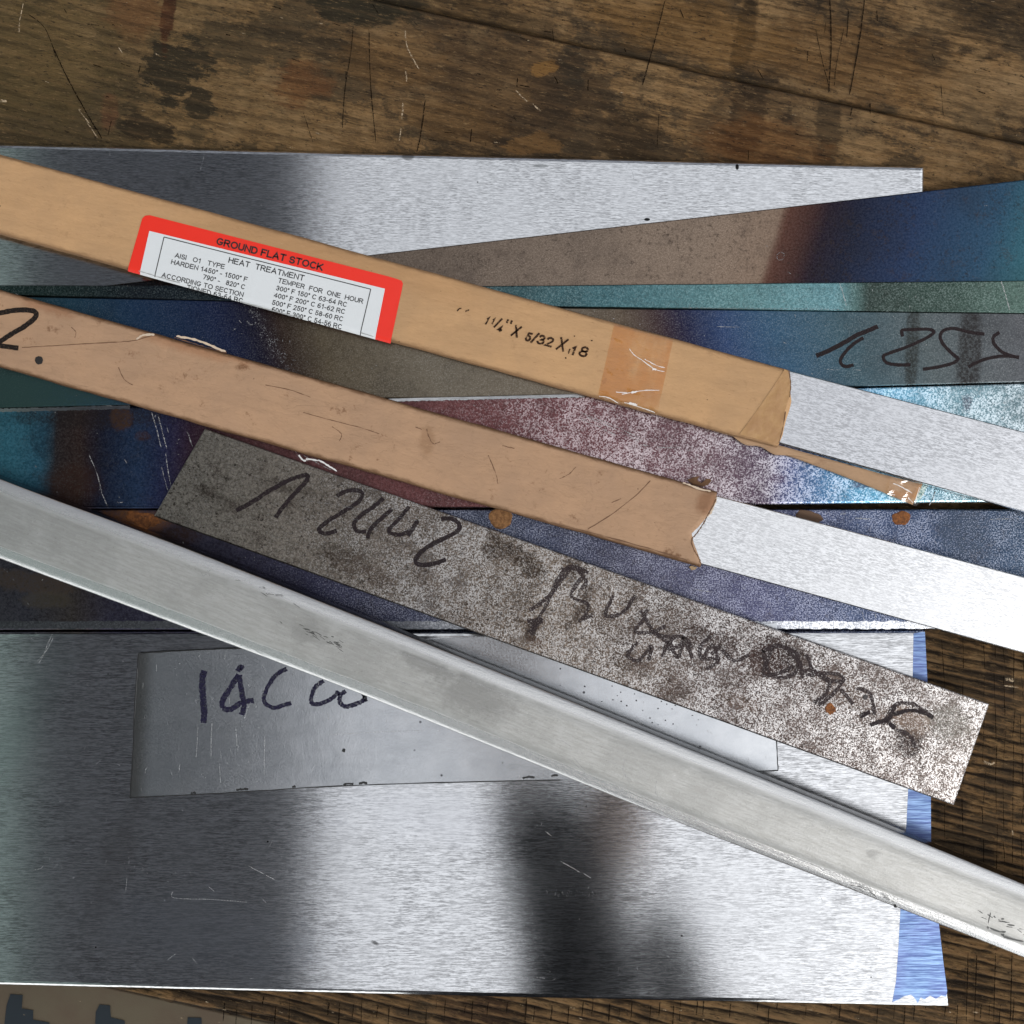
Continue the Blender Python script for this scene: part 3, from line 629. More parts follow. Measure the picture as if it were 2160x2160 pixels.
strokes('scratches', [[(523, 1826), (550, 1840), (580, 1856)], [(440, 1870), (452, 1880)], [(366, 1878), (367, 1894), (440, 1897), (520, 1903)], [(1150, 1753), (1164, 1764)], [(1183, 1817), (1210, 1832), (1224, 1841)], [(1231, 1842), (1246, 1852)], [(1364, 1883), (1378, 1893), (1392, 1898)], [(70, 1836), (85, 1832), (90, 1828)], [(110, 1338), (100, 1360), (90, 1385), (82, 1398)],
        [(265, 1880), (268, 1850)], [(405, 2020), (416, 2033)], [(352, 2026), (370, 2012)], [(1730, 1890), (1736, 1902)], [(112, 1345), (98, 1372), (78, 1395)]], 1.6, 5.05, M_scr, Gp, .4)['kind'] = 'stuff'
V, F = [], []
for (cx, cy, n) in ((120, 1826, 26), (300, 1838, 30), (395, 1846, 14), (1190, 1885, 40), (1255, 1888, 34), (790, 1988, 20)):
    for k in range(n):
        x = cx + random.gauss(0, 16); y = cy + random.gauss(0, 4); a = random.uniform(-1.2, -2.0)
        L = random.uniform(2, 7); ribbon_geo(V, F, [Vector((x, y)), Vector((x + L * .4, y + L * .5))] if random.random() < .4 else [Vector((x, y)), Vector((x + L * math.cos(a), y + L * math.sin(a)))], .9, 5.055, True, .2)
me = bpy.data.meshes.new('scuffs'); me.from_pydata([tuple(v) for v in V], [], F); me.update(); add_uv(me, 5)
o = link('scuffs', me, M_scr_dim, Gp, Gp.location, Gp.rotation_euler.z); o['kind'] = 'stuff'

# ------------------------------------------------------------ H: small sheet with "14C28"
polyH = [(292, 1378), (1037, 1342), (1639, 1314), (1641, 1625), (1182, 1645), (720, 1659), (274, 1684)]
def sheetmat():
    t = T('satin_stainless_sheet'); a = t.noise(t.obj, .05, 4, .6); b = t.noise(t.obj, 1.5, 3, .6); c = t.noise(t.vmul(t.obj, (.08, .2, 1)), 1, 4, .6)
    col = t.mix(t.ss(a, .3, .7), (.58, .60, .62), (.68, .695, .71)); col = t.mix(t.mul(t.ss(c, .45, .7), .15), col, (.30, .32, .33))
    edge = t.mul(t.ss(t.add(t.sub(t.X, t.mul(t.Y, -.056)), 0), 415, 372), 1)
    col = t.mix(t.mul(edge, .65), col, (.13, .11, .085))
    dots, _ = t.vor(t.vmul(t.obj, (1, 1, 0)), .11); col = t.mix(t.mul(t.ss(dots, .08, .04), t.ss(t.X, 750, 950)), col, (.04, .04, .045))
    t.bsdf(base=col, metal=1.0, rough=t.ss(b, .3, .7, .15, .24), normal=t.bump(t.add(b, t.mul(a, 6)), .000012)); return t.mat
H = slab('marked_steel_sheet', polyH, 5.25, 6.6, .06, sheetmat(), None, 1, .12, 6.0)
tag(H, 'thin grey satin steel sheet with dark marker characters on its left end', 'steel sheet')
Z4 = lambda L: [(380 + x * .2588, 1380 + y * .2588) for x, y in L]
Mk = ink('violet_black_marker', (.014, .012, .035), .55, .9, .4, .36, .56)
strokes('marker_digit', [Z4([(200, 135), (180, 200), (182, 300), (190, 400), (195, 480), (192, 560)])], 13.5, 6.63, Mk, H, 1.0, 8)
strokes('marker_digit', [Z4([(515, 120), (490, 105), (468, 140)]), Z4([(478, 165), (400, 290), (345, 380), (345, 440)]), Z4([(480, 170), (500, 300), (520, 420), (500, 495)]), Z4([(345, 440), (410, 450), (500, 395), (600, 375)])], 11.5, 6.63, Mk, H, 1.0, 8)
strokes('marker_letter', [Z4([(870, 118), (790, 160), (735, 230), (690, 320), (690, 395), (760, 435), (830, 420), (905, 395)])], 9.0, 6.63, Mk, H, 1.0, 8)
strokes('marker_digit', [Z4([(1170, 215), (1100, 270), (1070, 350), (1080, 405), (1150, 400), (1250, 350), (1290, 300)])], 9.0, 6.63, Mk, H, 1.0, 8)
strokes('marker_digit', [Z4([(1350, 300), (1310, 330), (1300, 380), (1340, 425), (1420, 410), (1500, 370), (1500, 330)])], 9.5, 6.63, Mk, H, 1.0, 8)
strokes('marker_digit', [Z4([(1480, 300), (1500, 345), (1520, 385)])], 7, 6.63, Mk, H, 1.0, 8)
scratches(H, polyH, 6.64, 260, M_scr, 84, 18, 2, 18, 1.2)
strokes('scratches', [Z4(q) for q in ([(145, 570), (140, 700), (130, 840)], [(262, 540), (255, 640), (250, 850)], [(455, 600), (460, 700), (468, 780)], [(1130, 225), (1115, 300), (1105, 370)], [(575, 390), (545, 460), (525, 525)], [(1180, 655), (1400, 645), (1700, 630), (2000, 622)], [(690, 640), (685, 935), (697, 990)], [(320, 900), (330, 1050)], [(695, 250), (675, 320)])], 1.5, 6.66, M_scr, H, .3)['kind'] = 'stuff'
V, F = [], []
for (x, y, w) in ((505, 1666, 14), (518, 1665, 12), (735, 1654, 22), (766, 1652, 18), (408, 1673, 10), (1115, 1640, 26), (620, 1660, 8), (1170, 1636, 14)):
    ribbon_geo(V, F, smooth_path([(x - w / 2, y + 1), (x, y - 1), (x + w / 2, y)], 5), 4.5, 6.68, True, .9)
ribbon_geo(V, F, smooth_path([(722, 1582), (728, 1584)], 4), 7, 6.68, False, 1.2)
for k in range(60):
    x = random.gauss(1330, 90); y = random.gauss(1480, 40)
    if in_poly((x, y), polyH): ribbon_geo(V, F, [Vector((x, y)), Vector((x + random.uniform(1.5, 4), y + random.uniform(-1, 1)))], random.uniform(1.5, 3.2), 6.68, False, .5)
me = bpy.data.meshes.new('pits'); me.from_pydata([tuple(v) for v in V], [], F); me.update(); add_uv(me, 6)
o = link('pits', me, M_black, H, H.location, H.rotation_euler.z); o['kind'] = 'stuff'

for q_ in ([(292, 1379), (285, 1470), (280, 1580), (274, 1683)], [(274, 1683), (500, 1671), (720, 1658), (960, 1650), (1182, 1645)], [(1638, 1560), (1640, 1600), (1641, 1625)], [(292, 1378), (400, 1372), (520, 1367)], [(1570, 1628), (1641, 1625)]):
    strokes('dark_edge_line', [q_], 2.2, 6.69, M_black, H, .5)  # thin dark lines along parts of the sheet's outline
# ------------------------------------------------------------ I: rough bar with the long marker writing
polyI = [(432, 904), (2087, 1485), (2012, 1699), (324, 1089)]
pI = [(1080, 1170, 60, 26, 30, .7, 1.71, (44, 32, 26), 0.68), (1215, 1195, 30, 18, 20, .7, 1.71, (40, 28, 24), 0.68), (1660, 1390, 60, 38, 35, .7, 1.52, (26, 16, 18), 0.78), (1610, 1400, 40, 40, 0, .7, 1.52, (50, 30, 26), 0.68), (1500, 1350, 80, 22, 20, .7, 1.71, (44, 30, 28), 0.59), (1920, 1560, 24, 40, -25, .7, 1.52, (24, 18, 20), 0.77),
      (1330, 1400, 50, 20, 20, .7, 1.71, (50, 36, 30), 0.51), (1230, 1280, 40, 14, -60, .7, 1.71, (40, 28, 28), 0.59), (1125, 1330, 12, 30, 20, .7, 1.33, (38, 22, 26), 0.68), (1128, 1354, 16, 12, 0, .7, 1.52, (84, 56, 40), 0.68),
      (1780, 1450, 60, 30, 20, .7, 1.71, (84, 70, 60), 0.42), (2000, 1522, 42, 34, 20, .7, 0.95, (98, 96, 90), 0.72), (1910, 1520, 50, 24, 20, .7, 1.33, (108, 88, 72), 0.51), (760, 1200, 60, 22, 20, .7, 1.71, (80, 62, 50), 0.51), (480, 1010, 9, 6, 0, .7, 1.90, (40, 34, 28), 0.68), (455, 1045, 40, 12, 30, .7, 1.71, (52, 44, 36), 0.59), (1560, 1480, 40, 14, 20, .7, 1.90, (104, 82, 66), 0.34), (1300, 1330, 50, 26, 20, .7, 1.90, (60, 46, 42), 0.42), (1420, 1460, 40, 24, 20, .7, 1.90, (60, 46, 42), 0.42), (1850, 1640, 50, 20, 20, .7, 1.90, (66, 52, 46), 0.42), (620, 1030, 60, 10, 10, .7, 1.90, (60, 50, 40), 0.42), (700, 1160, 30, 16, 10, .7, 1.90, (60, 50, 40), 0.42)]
I_ = slab('marked_rough_steel_bar', polyI, 9.4, 13.6, .6, oxide('grey_rough_scale', [(300, (150, 142, 130)), (600, (150, 138, 123)), (900, (130, 114, 100)), (1150, (136, 116, 96)), (1500, (92, 76, 70)), (1900, (90, 76, 70)), (2100, (114, 104, 97))], 300, 2100, 0, .32, 1.75, .07, .78, (.80, .785, .77), tint=.12, patchy=.58, glint_ramp=(520, 950, .20), gritty=.55, patches=pI, warp=30, pits=.9), None, 2, .12, 7.0)
tag(I_, 'rough grey speckled bar with long black marker writing and one bright rust dot', 'steel bar')
Z1 = lambda L: [(480 + x * .2588, 960 + y * .2588) for x, y in L]
Mj = ink('faded_black_marker', (.020, .013, .015), .45, .8, .5, .36, .56)
strokes('marker_digit', [Z1([(70, 450), (180, 395), (350, 285), (500, 205), (600, 170), (650, 165), (640, 215), (560, 300), (470, 400), (390, 510)])], 9.5, 13.68, Mj, I_, .8, 7)
strokes('marker_digit', [Z1([(890, 335), (950, 300), (1040, 285), (1100, 315), (1060, 385), (930, 470), (800, 550), (745, 610), (800, 640), (890, 615)])], 9.0, 13.68, Mj, I_, .8, 7)
strokes('marker_digit', [Z1([(1270, 350), (1190, 420), (1090, 490), (1030, 560), (1060, 620), (1130, 620)]), Z1([(1340, 440), (1250, 520), (1170, 600), (1140, 680)])], 9.0, 13.68, Mj, I_, .8, 7)
strokes('marker_digit', [Z1([(1480, 420), (1400, 520), (1330, 590), (1320, 630), (1400, 650), (1480, 620)]), Z1([(1550, 530), (1510, 600), (1470, 660)])], 8.5, 13.68, Mj, I_, .9, 7)
strokes('marker_digit', [Z1([(1740, 520), (1830, 520), (1890, 570), (1860, 630), (1720, 700), (1600, 770), (1530, 860), (1580, 895), (1680, 885), (1780, 850)])], 9.5, 13.68, Mj, I_, .8, 7)
Z2 = lambda L: [(1060 + x * .2588, 1140 + y * .2588) for x, y in L]
Z3 = lambda L: [(1500 + x * .3106, 1300 + y * .3106) for x, y in L]
Mf = ink('rubbed_black_marker', (.035, .024, .025), 1.0, 1.5, .55, .36, .55)
strokes('marker_letter', [Z2([(560, 220), (480, 320), (400, 430), (300, 520), (220, 570)]), Z2([(480, 240), (600, 230), (680, 330), (640, 400)])], 9, 13.68, Mf, I_, 1.2, 7)
strokes('marker_letter', [Z2([(330, 640), (270, 700), (240, 770)]), Z2([(200, 660), (330, 650)])], 10, 13.68, Mf, I_, 1.2, 7)
strokes('marker_letter', [Z2([(1180, 560), (1140, 660), (1080, 740), (1200, 750), (1330, 700)]), Z2([(1200, 720), (1290, 790), (1370, 850)]), Z2([(640, 640), (740, 610)])], 8, 13.68, Mf, I_, 1.2, 7)
strokes('marker_letter', [Z2([(1480, 790), (1440, 860), (1340, 880), (1400, 790), (1500, 800), (1540, 880)]), Z2([(1700, 780), (1620, 860), (1620, 960), (1760, 960)]), Z2([(1780, 860), (1700, 930)])], 8.5, 13.68, Mf, I_, 1.2, 7)
strokes('marker_letter', [Z3([(420, 200), (380, 300), (360, 400), (480, 380), (560, 340)]), Z3([(520, 220), (600, 320), (620, 420)]), Z3([(600, 380), (700, 370), (800, 440), (780, 520), (700, 590)]), Z3([(720, 390), (800, 440), (900, 440)])], 9.0, 13.68, Mf, I_, 1.2, 7)
strokes('marker_letter', [Z3([(1250, 600), (1210, 690), (1130, 720), (1080, 740)]), Z3([(1240, 670), (1330, 640), (1430, 650), (1510, 690)]), Z3([(1010, 680), (1080, 650)]), Z3([(1180, 700), (1250, 760)])], 9.0, 13.68, Mj, I_, 1.0, 7)
strokes('scratches', [Z1([(600, 370), (900, 405), (1130, 455), (1500, 525), (1890, 620)]), Z1([(1000, 520), (1400, 580), (1600, 630)]), Z3([(320, 60), (270, 200), (215, 320)]), Z3([(1060, 1000), (1300, 1080), (1600, 1180)]), Z2([(400, 130), (650, 210), (840, 300)]), Z2([(560, 310), (830, 415)]), Z2([(1120, 360), (1300, 410)])], 1.0, 13.72, M_scr_dim, I_, .4)['kind'] = 'stuff'
ZQ = lambda L: [(980 + x * 1.044, 1120 + y * 1.044) for x, y in L]
for q_ in ([(130, 205), (165, 150), (190, 95), (215, 72), (250, 85)], [(240, 92), (215, 130), (250, 150), (232, 185)], [(300, 130), (285, 170), (320, 165), (345, 130)], [(350, 225), (330, 250), (352, 262), (378, 232), (372, 262)], [(355, 160), (385, 205), (420, 215)],
           [(400, 255), (412, 225), (430, 255), (446, 225), (460, 258)], [(478, 262), (500, 232), (512, 262), (488, 280)], [(520, 240), (545, 262), (575, 250)], [(602, 240), (620, 292), (665, 290), (672, 250), (630, 232), (602, 244)], [(690, 292), (740, 288), (766, 300), (738, 335), (715, 352)], [(690, 250), (705, 285)], [(792, 318), (820, 330), (828, 372)], [(760, 320), (785, 350)], [(845, 392), (870, 352), (905, 350), (942, 372)], [(872, 402), (898, 412), (912, 438)]):
    strokes('marker_letter', [ZQ(q_)], 8.0, 13.69, Mf, I_, 1.3, 7)
disc('rust_spot', 1752, 1496, 11, 12, 13.62, M_rust, I_, 0, .25, .15)
disc('raised_drop', 1826, 1471, 5.5, 5.5, 13.62, flat('dark_drop', (.03, .025, .025), .3), I_, 0, .15, .5)

# ------------------------------------------------------------ parcels: kraft wrapper and the ground bar inside
def kraft_parcel(label, U, L, tend, zb, zt, mat, rnd=1.3, seed=0.0):
    """U, L: photo lines (two points) of the upper and lower edge; tend: list of (v, x) for the torn end"""
    prof = []
    w = None
    nU = 150
    x0 = U[0][0]
    def edge(line, x): return line[0][1] + (line[1][1] - line[0][1]) * (x - line[0][0]) / (line[1][0] - line[0][0])
    vs = [(0, -3), (0, -2), (0, -1), (.02, -.25), (.05, 0)] + [(.05 + .9 * k / 8, 0) for k in range(1, 8)] + [(.95, 0), (.98, -.25), (1, -1), (1, -2), (1, -3)]
    H_ = zt - zb
    def xend(v):
        for (a, xa), (b, xb) in zip(tend, tend[1:]):
            if a <= v <= b: return xa + (xb - xa) * (v - a) / (b - a)
        return tend[-1][1]
    V, F = [], []
    m = len(vs)
    for i in range(nU + 1):
        for j, (v, lv) in enumerate(vs):
            xe = xend(v); t_ = i / nU; x = x0 + (xe - x0) * t_
            yu, yl = edge(U, x), edge(L, x)
            bow = (mn.noise(Vector((x * .006, seed, 0))) * 2.2 + mn.noise(Vector((x * .03, seed + 4, 0))) * .7)
            yu += bow * .7; yl += bow * .7 + mn.noise(Vector((x * .01, seed + 8, 0))) * 1.5
            y = yu + (yl - yu) * v
            if lv == 0: z = zt - .0 + .12 * mn.noise(Vector((x * .01, v * 2, seed))) + .10 * math.sin(math.pi * v)
            elif lv == -.25: z = zt - rnd * .18
            elif lv == -1: z = zt - rnd
            elif lv == -2: z = zt - rnd - (H_ - rnd) * .5
            else: z = zb
            if lv == -2: y += (-1 if v == 0 else 1) * (1.0 + mn.noise(Vector((x * .02, seed, 3))) * 1.5)
            V.append(P(x, y, zt) + Vector((0, 0, (z - zt) / 1000)))
    for i in range(nU):
        for j in range(m - 1):
            k = i * m + j; F.append((k, k + m, k + m + 1, k + 1))
        F.append((i * m + m - 1, (i + 1) * m + m - 1, (i + 1) * m, i * m))
    me = mesh_from(V, F, zt, True)
    at = me.attributes.new('across', 'FLOAT', 'POINT'); at.data.foreach_set('value', [q_[0] for _ in range(nU + 1) for q_ in vs])
    p0, p1 = P(*U[0], zb), P(*U[1], zb); rz = math.atan2(p1.y - p0.y, p1.x - p0.x)
    c = P((U[0][0] + U[1][0]) / 2, (U[0][1] + L[1][1]) / 2, zb)
    root = empty('kraft_parcel', c, rz, label, 'parcel', 'kraft paper parcels of ground steel')
    body = link('kraft_wrapper', me, mat, root, c, rz)
    md = body.modifiers.new('paper', 'SOLIDIFY'); md.thickness = .00025; md.offset = -1
    return root, body

# upper parcel (red label)
U1 = [(-260, 252), (1440, 720)]; L1 = [(-260, 417), (1440, 889)]
U1 = [(-260, 254), (1664, 780)]; L1 = [(-260, 421), (1643, 944)]
end1 = [(0, 1664), (.08, 1661), (.18, 1668), (.30, 1667), (.42, 1670), (.55, 1662), (.7, 1655), (.82, 1652), (.9, 1646), (1.0, 1641)]
K1 = kraft('kraft_paper_clean', (.53, .315, .155), .34, 0, [(700, 540, 300, 40, 15, 1.4, .4, (166, 124, 84), .4)])
par1, wr1 = kraft_parcel('brown kraft paper parcel with a red and white printed label', U1, L1, end1, 11.1, 16.4, K1, 1.4, 2.0)
GR = brushed('ground_flat_upper', (.72, .73, .75), .55, .42, .45, .060, .0, fine=.9)
b1 = slab('ground_flat_bar', [(1580, 760), (2420, 979), (2420, 1151), (1560, 911)], 11.6, 15.9, .35, GR, None, 1, .02)
tag(b1, 'bright ground steel bar sticking out of the red-labelled parcel', 'steel bar', 'ground flat bars in kraft paper')
# lower parcel
U2 = [(-260, 538), (1511, 1037)]; L2 = [(-260, 700), (1480, 1196)]
end2 = [(0, 1513), (.12, 1509), (.22, 1500), (.32, 1492), (.42, 1484), (.5, 1474), (.56, 1466), (.62, 1458), (.70, 1462), (.78, 1466), (.86, 1474), (.93, 1480), (1, 1478)]
K2 = kraft('kraft_paper_worn', (.455, .278, .165), 1.0, 40, [(100, 640, 60, 20, 15, 1, .8, (140, 92, 62), .5), (1490, 1060, 22, 26, 30, .8, .5, (128, 88, 60), .7), (420, 730, 120, 20, 15, 1, .8, (150, 100, 66), .5), (900, 930, 16, 30, 0, .8, .8, (120, 84, 52), .35)])
par2, wr2 = kraft_parcel('brown kraft paper parcel with black marker stroke and dot, torn ragged at right end', U2, L2, end2, 10.6, 15.6, K2, 1.0, 9.0)
GR2 = brushed('ground_flat_lower', (.90, .905, .91), .60, .44, .45, .060, .0, fine=.9)
b2 = slab('ground_flat_bar', [(1420, 1021.5), (1511, 1045.5), (2420, 1286), (2420, 1449), (1480, 1190), (1400, 1167)], 11.0, 15.2, .35, GR2, None, 1, .02)
tag(b2, 'white-looking ground steel bar sticking out of the lower parcel without a label', 'steel bar', 'ground flat bars in kraft paper')

def sheet_fold(name, poly, parent, mat, z, edge_line, rnd=1.4, cut=True, sub=0):
    """paper or print lying on the parcel top and bent down over its lower edge"""
    ax, ay = edge_line[0]; bx, by = edge_line[1]
    A_, B_ = P(ax, ay, z), P(bx, by, z); d = (B_ - A_).normalized(); nrm = Vector((d.y, -d.x, 0))    # towards the lower side
    if nrm.y > 0: nrm = -nrm
    if isinstance(poly, bpy.types.Mesh): me = poly
    else:
        me = bpy.data.meshes.new(name); me.from_pydata([tuple(P(x, y, z)) for x, y in poly], [], [tuple(range(len(poly)))]); me.update()
    bm = bmesh.new(); bm.from_mesh(me)
    if not isinstance(poly, bpy.types.Mesh):
        for f in bm.faces:
            if f.normal.z < 0: f.normal_flip()
    for off in (-rnd * 1.3, -rnd * .9, -rnd * .5, -rnd * .2):
        bmesh.ops.bisect_plane(bm, geom=bm.verts[:] + bm.edges[:] + bm.faces[:], plane_co=A_ + nrm * off / 1000, plane_no=nrm)
    bmesh.ops.bisect_plane(bm, geom=bm.verts[:] + bm.edges[:] + bm.faces[:], plane_co=A_ + nrm * .35 / 1000, plane_no=nrm, clear_outer=True)
    for v in bm.verts:
        q = (v.co - A_).dot(nrm) * 1000 + rnd * 1.3
        if q > 0: v.co.z -= min(rnd * .95, (q / (rnd * 1.3)) ** 2 * rnd * .55) / 1000
    bm.to_mesh(me); bm.free(); add_uv(me, z)
    return link(name, me, mat, parent, parent.location, parent.rotation_euler.z)

LE = [(270, 570), (822, 722)]
def paper(name, c, r=.38):
    t = T(name); a = t.noise(t.obj, .2, 4, .6); n = t.noise(t.obj, .5, 5, .75)
    col = t.mix(t.mul(a, .15), c, tuple(x * .8 for x in c)); col = t.mix(t.ss(n, .70, .76), col, tuple(x * .45 + .15 for x in c))
    t.bsdf(base=col, rough=r, spec=.5, normal=t.bump(a, .0001)); return t.mat
zl = 16.62
label = sheet_fold('red_label_border', [(300, 461), (306, 455), (316, 454), (819, 583), (836, 588), (847, 592), (850, 598), (848, 610), (823, 726), (820, 742), (262, 590), (270, 566)], par1, paper('label_red', (.83, .028, .012)), zl, LE)
sheet_fold('white_label_field', [(315, 487), (812, 609), (787, 735), (291, 592)], label if False else par1, paper('label_white', (.70, .72, .73)), zl + .05, LE)
V, F = [], []
for a_, b_ in (((346, 500), (782, 610)), ((346, 500), (326, 584)), ((782, 610), (758, 712))):
    ribbon_geo(V, F, [Vector(a_).lerp(Vector(b_), k / 10) for k in range(11)], 1.9, zl + .09, False, 0)
me = bpy.data.meshes.new('frame'); me.from_pydata([tuple(v) for v in V], [], F); me.update()
sheet_fold('printed_frame', me, par1, M_black, zl + .09, LE)

def arc(cx, cy, rx, ry, a0, a1, n=12):
    return [(cx + rx * math.cos(R(a0 + (a1 - a0) * k / n)), cy + ry * math.sin(R(a0 + (a1 - a0) * k / n))) for k in range(n + 1)]
GL = {'A': (.70, [[(0, 0), (.35, 1), (.70, 0)], [(.12, .33), (.58, .33)]]), 'C': (.70, [arc(.37, .5, .35, .5, 48, 312, 18)]), 'D': (.66, [[(.0, 0), (.0, 1), (.28, 1)] + arc(.28, .5, .36, .5, 90, -90) + [(0, 0)]]),
      'E': (.58, [[(.56, 1), (0, 1), (0, 0), (.58, 0)], [(0, .53), (.50, .53)]]), 'F': (.54, [[(.54, 1), (0, 1), (0, 0)], [(0, .52), (.44, .52)]]), 'G': (.74, [arc(.37, .5, .36, .5, 48, 318, 18) + [(.71, .42), (.42, .42)]]),
      'H': (.62, [[(0, 0), (0, 1)], [(.62, 0), (.62, 1)], [(0, .53), (.62, .53)]]), 'I': (.02, [[(0, 0), (0, 1)]]), 'K': (.64, [[(0, 0), (0, 1)], [(.60, 1), (0, .38)], [(.20, .58), (.64, 0)]]), 'L': (.50, [[(0, 1), (0, 0), (.50, 0)]]),
      'M': (.74, [[(0, 0), (0, 1), (.37, .05), (.74, 1), (.74, 0)]]), 'N': (.62, [[(0, 0), (0, 1), (.62, 0), (.62, 1)]]), 'O': (.76, [arc(.38, .5, .38, .5, 90, 450, 24)]), 'P': (.58, [[(0, 0), (0, 1), (.33, 1)] + arc(.33, .74, .25, .26, 90, -90) + [(0, .48)]]),
      'R': (.64, [[(0, 0), (0, 1), (.36, 1)] + arc(.36, .75, .24, .25, 90, -90) + [(0, .5)], [(.34, .5), (.64, 0)]]), 'S': (.58, [arc(.29, .74, .26, .26, 20, 250, 10) + arc(.30, .25, .28, .27, 78, -165, 12)]), 'T': (.62, [[(0, 1), (.62, 1)], [(.31, 1), (.31, 0)]]),
      'U': (.60, [[(0, 1), (0, .32)] + arc(.30, .30, .30, .30, 180, 360) + [(.60, 1)]]), 'X': (.62, [[(0, 0), (.62, 1)], [(0, 1), (.62, 0)]]), 'Y': (.64, [[(0, 1), (.32, .45), (.64, 1)], [(.32, .45), (.32, 0)]]),
      '0': (.50, [arc(.25, .5, .25, .5, 90, 450, 20)]), '1': (.40, [[(.06, .76), (.28, 1), (.28, 0)]]), '2': (.50, [arc(.25, .74, .23, .26, 165, -30, 10) + [(.02, 0), (.50, 0)]]), '3': (.50, [arc(.24, .75, .21, .25, 160, -90, 10) + arc(.24, .27, .25, .27, 85, -160, 12)]),
      '4': (.54, [[(.40, 0), (.40, 1), (0, .27), (.54, .27)]]), '5': (.50, [[(.46, 1), (.10, 1), (.05, .52)] + arc(.24, .32, .25, .32, 130, -160, 12)]), '6': (.50, [arc(.25, .30, .24, .30, 90, 450, 14), arc(.34, .42, .33, .58, 175, 75, 8)]), '7': (.5, [[(0, 1), (.5, 1), (.18, 0)]]),
      '8': (.50, [arc(.25, .76, .20, .24, 90, 450, 14), arc(.25, .27, .24, .27, 90, 450, 14)]), '9': (.5, [arc(.25, .70, .24, .30, 90, 450, 14), arc(.16, .58, .33, .58, -5, -105, 8)]), '-': (.26, [[(0, .36), (.26, .36)]]), '/': (.30, [[(0, -.04), (.30, 1.04)]]),
      '\u00b0': (.20, [arc(.10, .88, .10, .12, 90, 450, 10)]), '"': (.22, [[(.02, 1), (.02, .70)], [(.20, 1), (.20, .70)]]), ' ': (.14, [])}
def text_mesh(s, p0, p1, cap, z, bold=0.0, shear=0.0, w=None, jag=0.0):
    """block capitals drawn as even strokes between two baseline points (photo px), cap height in px"""
    adv = []; x = 0
    for c in s:
        adv.append(x); x += GL[c][0] + .24
    W = x - .24
    A_, B_ = Vector(p0), Vector(p1); d = (B_ - A_); L = d.length; d.normalize(); n = Vector((d.y, -d.x))
    sw = w or cap * .15
    L -= sw; A_ = A_ + d * sw / 2
    V, F = [], []
    for c, ax in zip(s, adv):
        for st in GL[c][1]:
            q = []
            for (gx, gy) in st:
                u = (ax + gx) / max(W, .01) * L; h = sw / 2 + gy * (cap - sw); u += shear * h
                p = A_ + d * u + n * h
                if q and (p - q[-1]).length < .05: continue
                q.append(p)
            b0 = len(V); m = len(q)
            closed = (q[0] - q[-1]).length < .3 and m > 5
            for i, p in enumerate(q):                         # mitred joints, square ends
                if closed and i in (0, m - 1): a, b = q[-2], q[1]; t1 = (q[0] - a).normalized(); t2 = (b - q[0]).normalized()
                else:
                    t1 = (p - q[i - 1]).normalized() if i else (q[1] - p).normalized(); t2 = (q[i + 1] - p).normalized() if i < m - 1 else t1
                nn = Vector((-t1.y, t1.x)) + Vector((-t2.y, t2.x)); ln = nn.length
                nn = nn / ln if ln > .2 else Vector((-t1.y, t1.x)); k = min(2.2, 1 / max(.3, nn.dot(Vector((-t1.y, t1.x)))))
                pp = p.copy()
                if not closed and i == 0: pp -= t1 * sw * .45
                if not closed and i == m - 1: pp += t1 * sw * .45
                for sg in (1, -1): V.append(P(pp.x + nn.x * sg * sw / 2 * k + random.uniform(-jag, jag), pp.y + nn.y * sg * sw / 2 * k + random.uniform(-jag, jag), z))
            for i in range(m - 1): F.append((b0 + 2 * i, b0 + 2 * i + 1, b0 + 2 * i + 3, b0 + 2 * i + 2))
    me = bpy.data.meshes.new('t'); me.from_pydata([tuple(v) for v in V], [], F); me.update()
    bm = bmesh.new(); bm.from_mesh(me)
    for f in bm.faces:
        if f.normal.z < 0: f.normal_flip()
    bm.to_mesh(me); bm.free()
    return me
DG = '\u00b0'
lines = [('GROUND FLAT STOCK', (455, 515.5), (680, 572), 15.5, .022), ('HEAT  TREATMENT', (481, 554), (640.5, 593), 12.5, .008), ('AISI   O1   TYPE', (368, 543), (473, 568), 10.5, .008),
         ('HARDEN 1450%s - 1500%s F' % (DG, DG), (360, 557), (521, 595), 10.5, .008), ('790%s -   820%s C' % (DG, DG), (427, 588.5), (516, 611), 10.5, .008), ('ACCORDING TO SECTION', (340, 584.5), (512.5, 627), 10.5, .008),
         ('TIONED 63-64 RC', (392, 610), (511, 640), 10.5, .008), ('TEMPER  FOR  ONE  HOUR', (585.5, 596), (765, 641), 10.5, .008), ('300%s F 150%s C 63-64 RC' % (DG, DG), (581.5, 612), (731, 648), 10.5, .008),
         ('400%s F 200%s C 61-62 RC' % (DG, DG), (577, 627), (727, 663), 10.5, .008), ('500%s F 250%s C 58-60 RC' % (DG, DG), (573, 642.5), (723, 678.5), 10.5, .008), ('600%s F 300%s C 54-56 RC' % (DG, DG), (571.5, 657), (720, 695), 10.5, .008)]
for s, a_, b_, cap, bd in lines:
    sheet_fold('printed_line', text_mesh(s, a_, b_, cap, zl + .1, 0, 0, cap * (.20 if cap > 13 else .165)), par1, M_black, zl + .1, LE)
for q_ in ([(292, 571), (330, 583), (380, 597)], [(500, 634), (570, 654), (640, 672)], [(760, 702), (788, 710)]): strokes('label_fold', [q_], 1.6, zl + .13, flat('label_fold_grey', (.34, .34, .33), .6), par1, .5, taper=True)
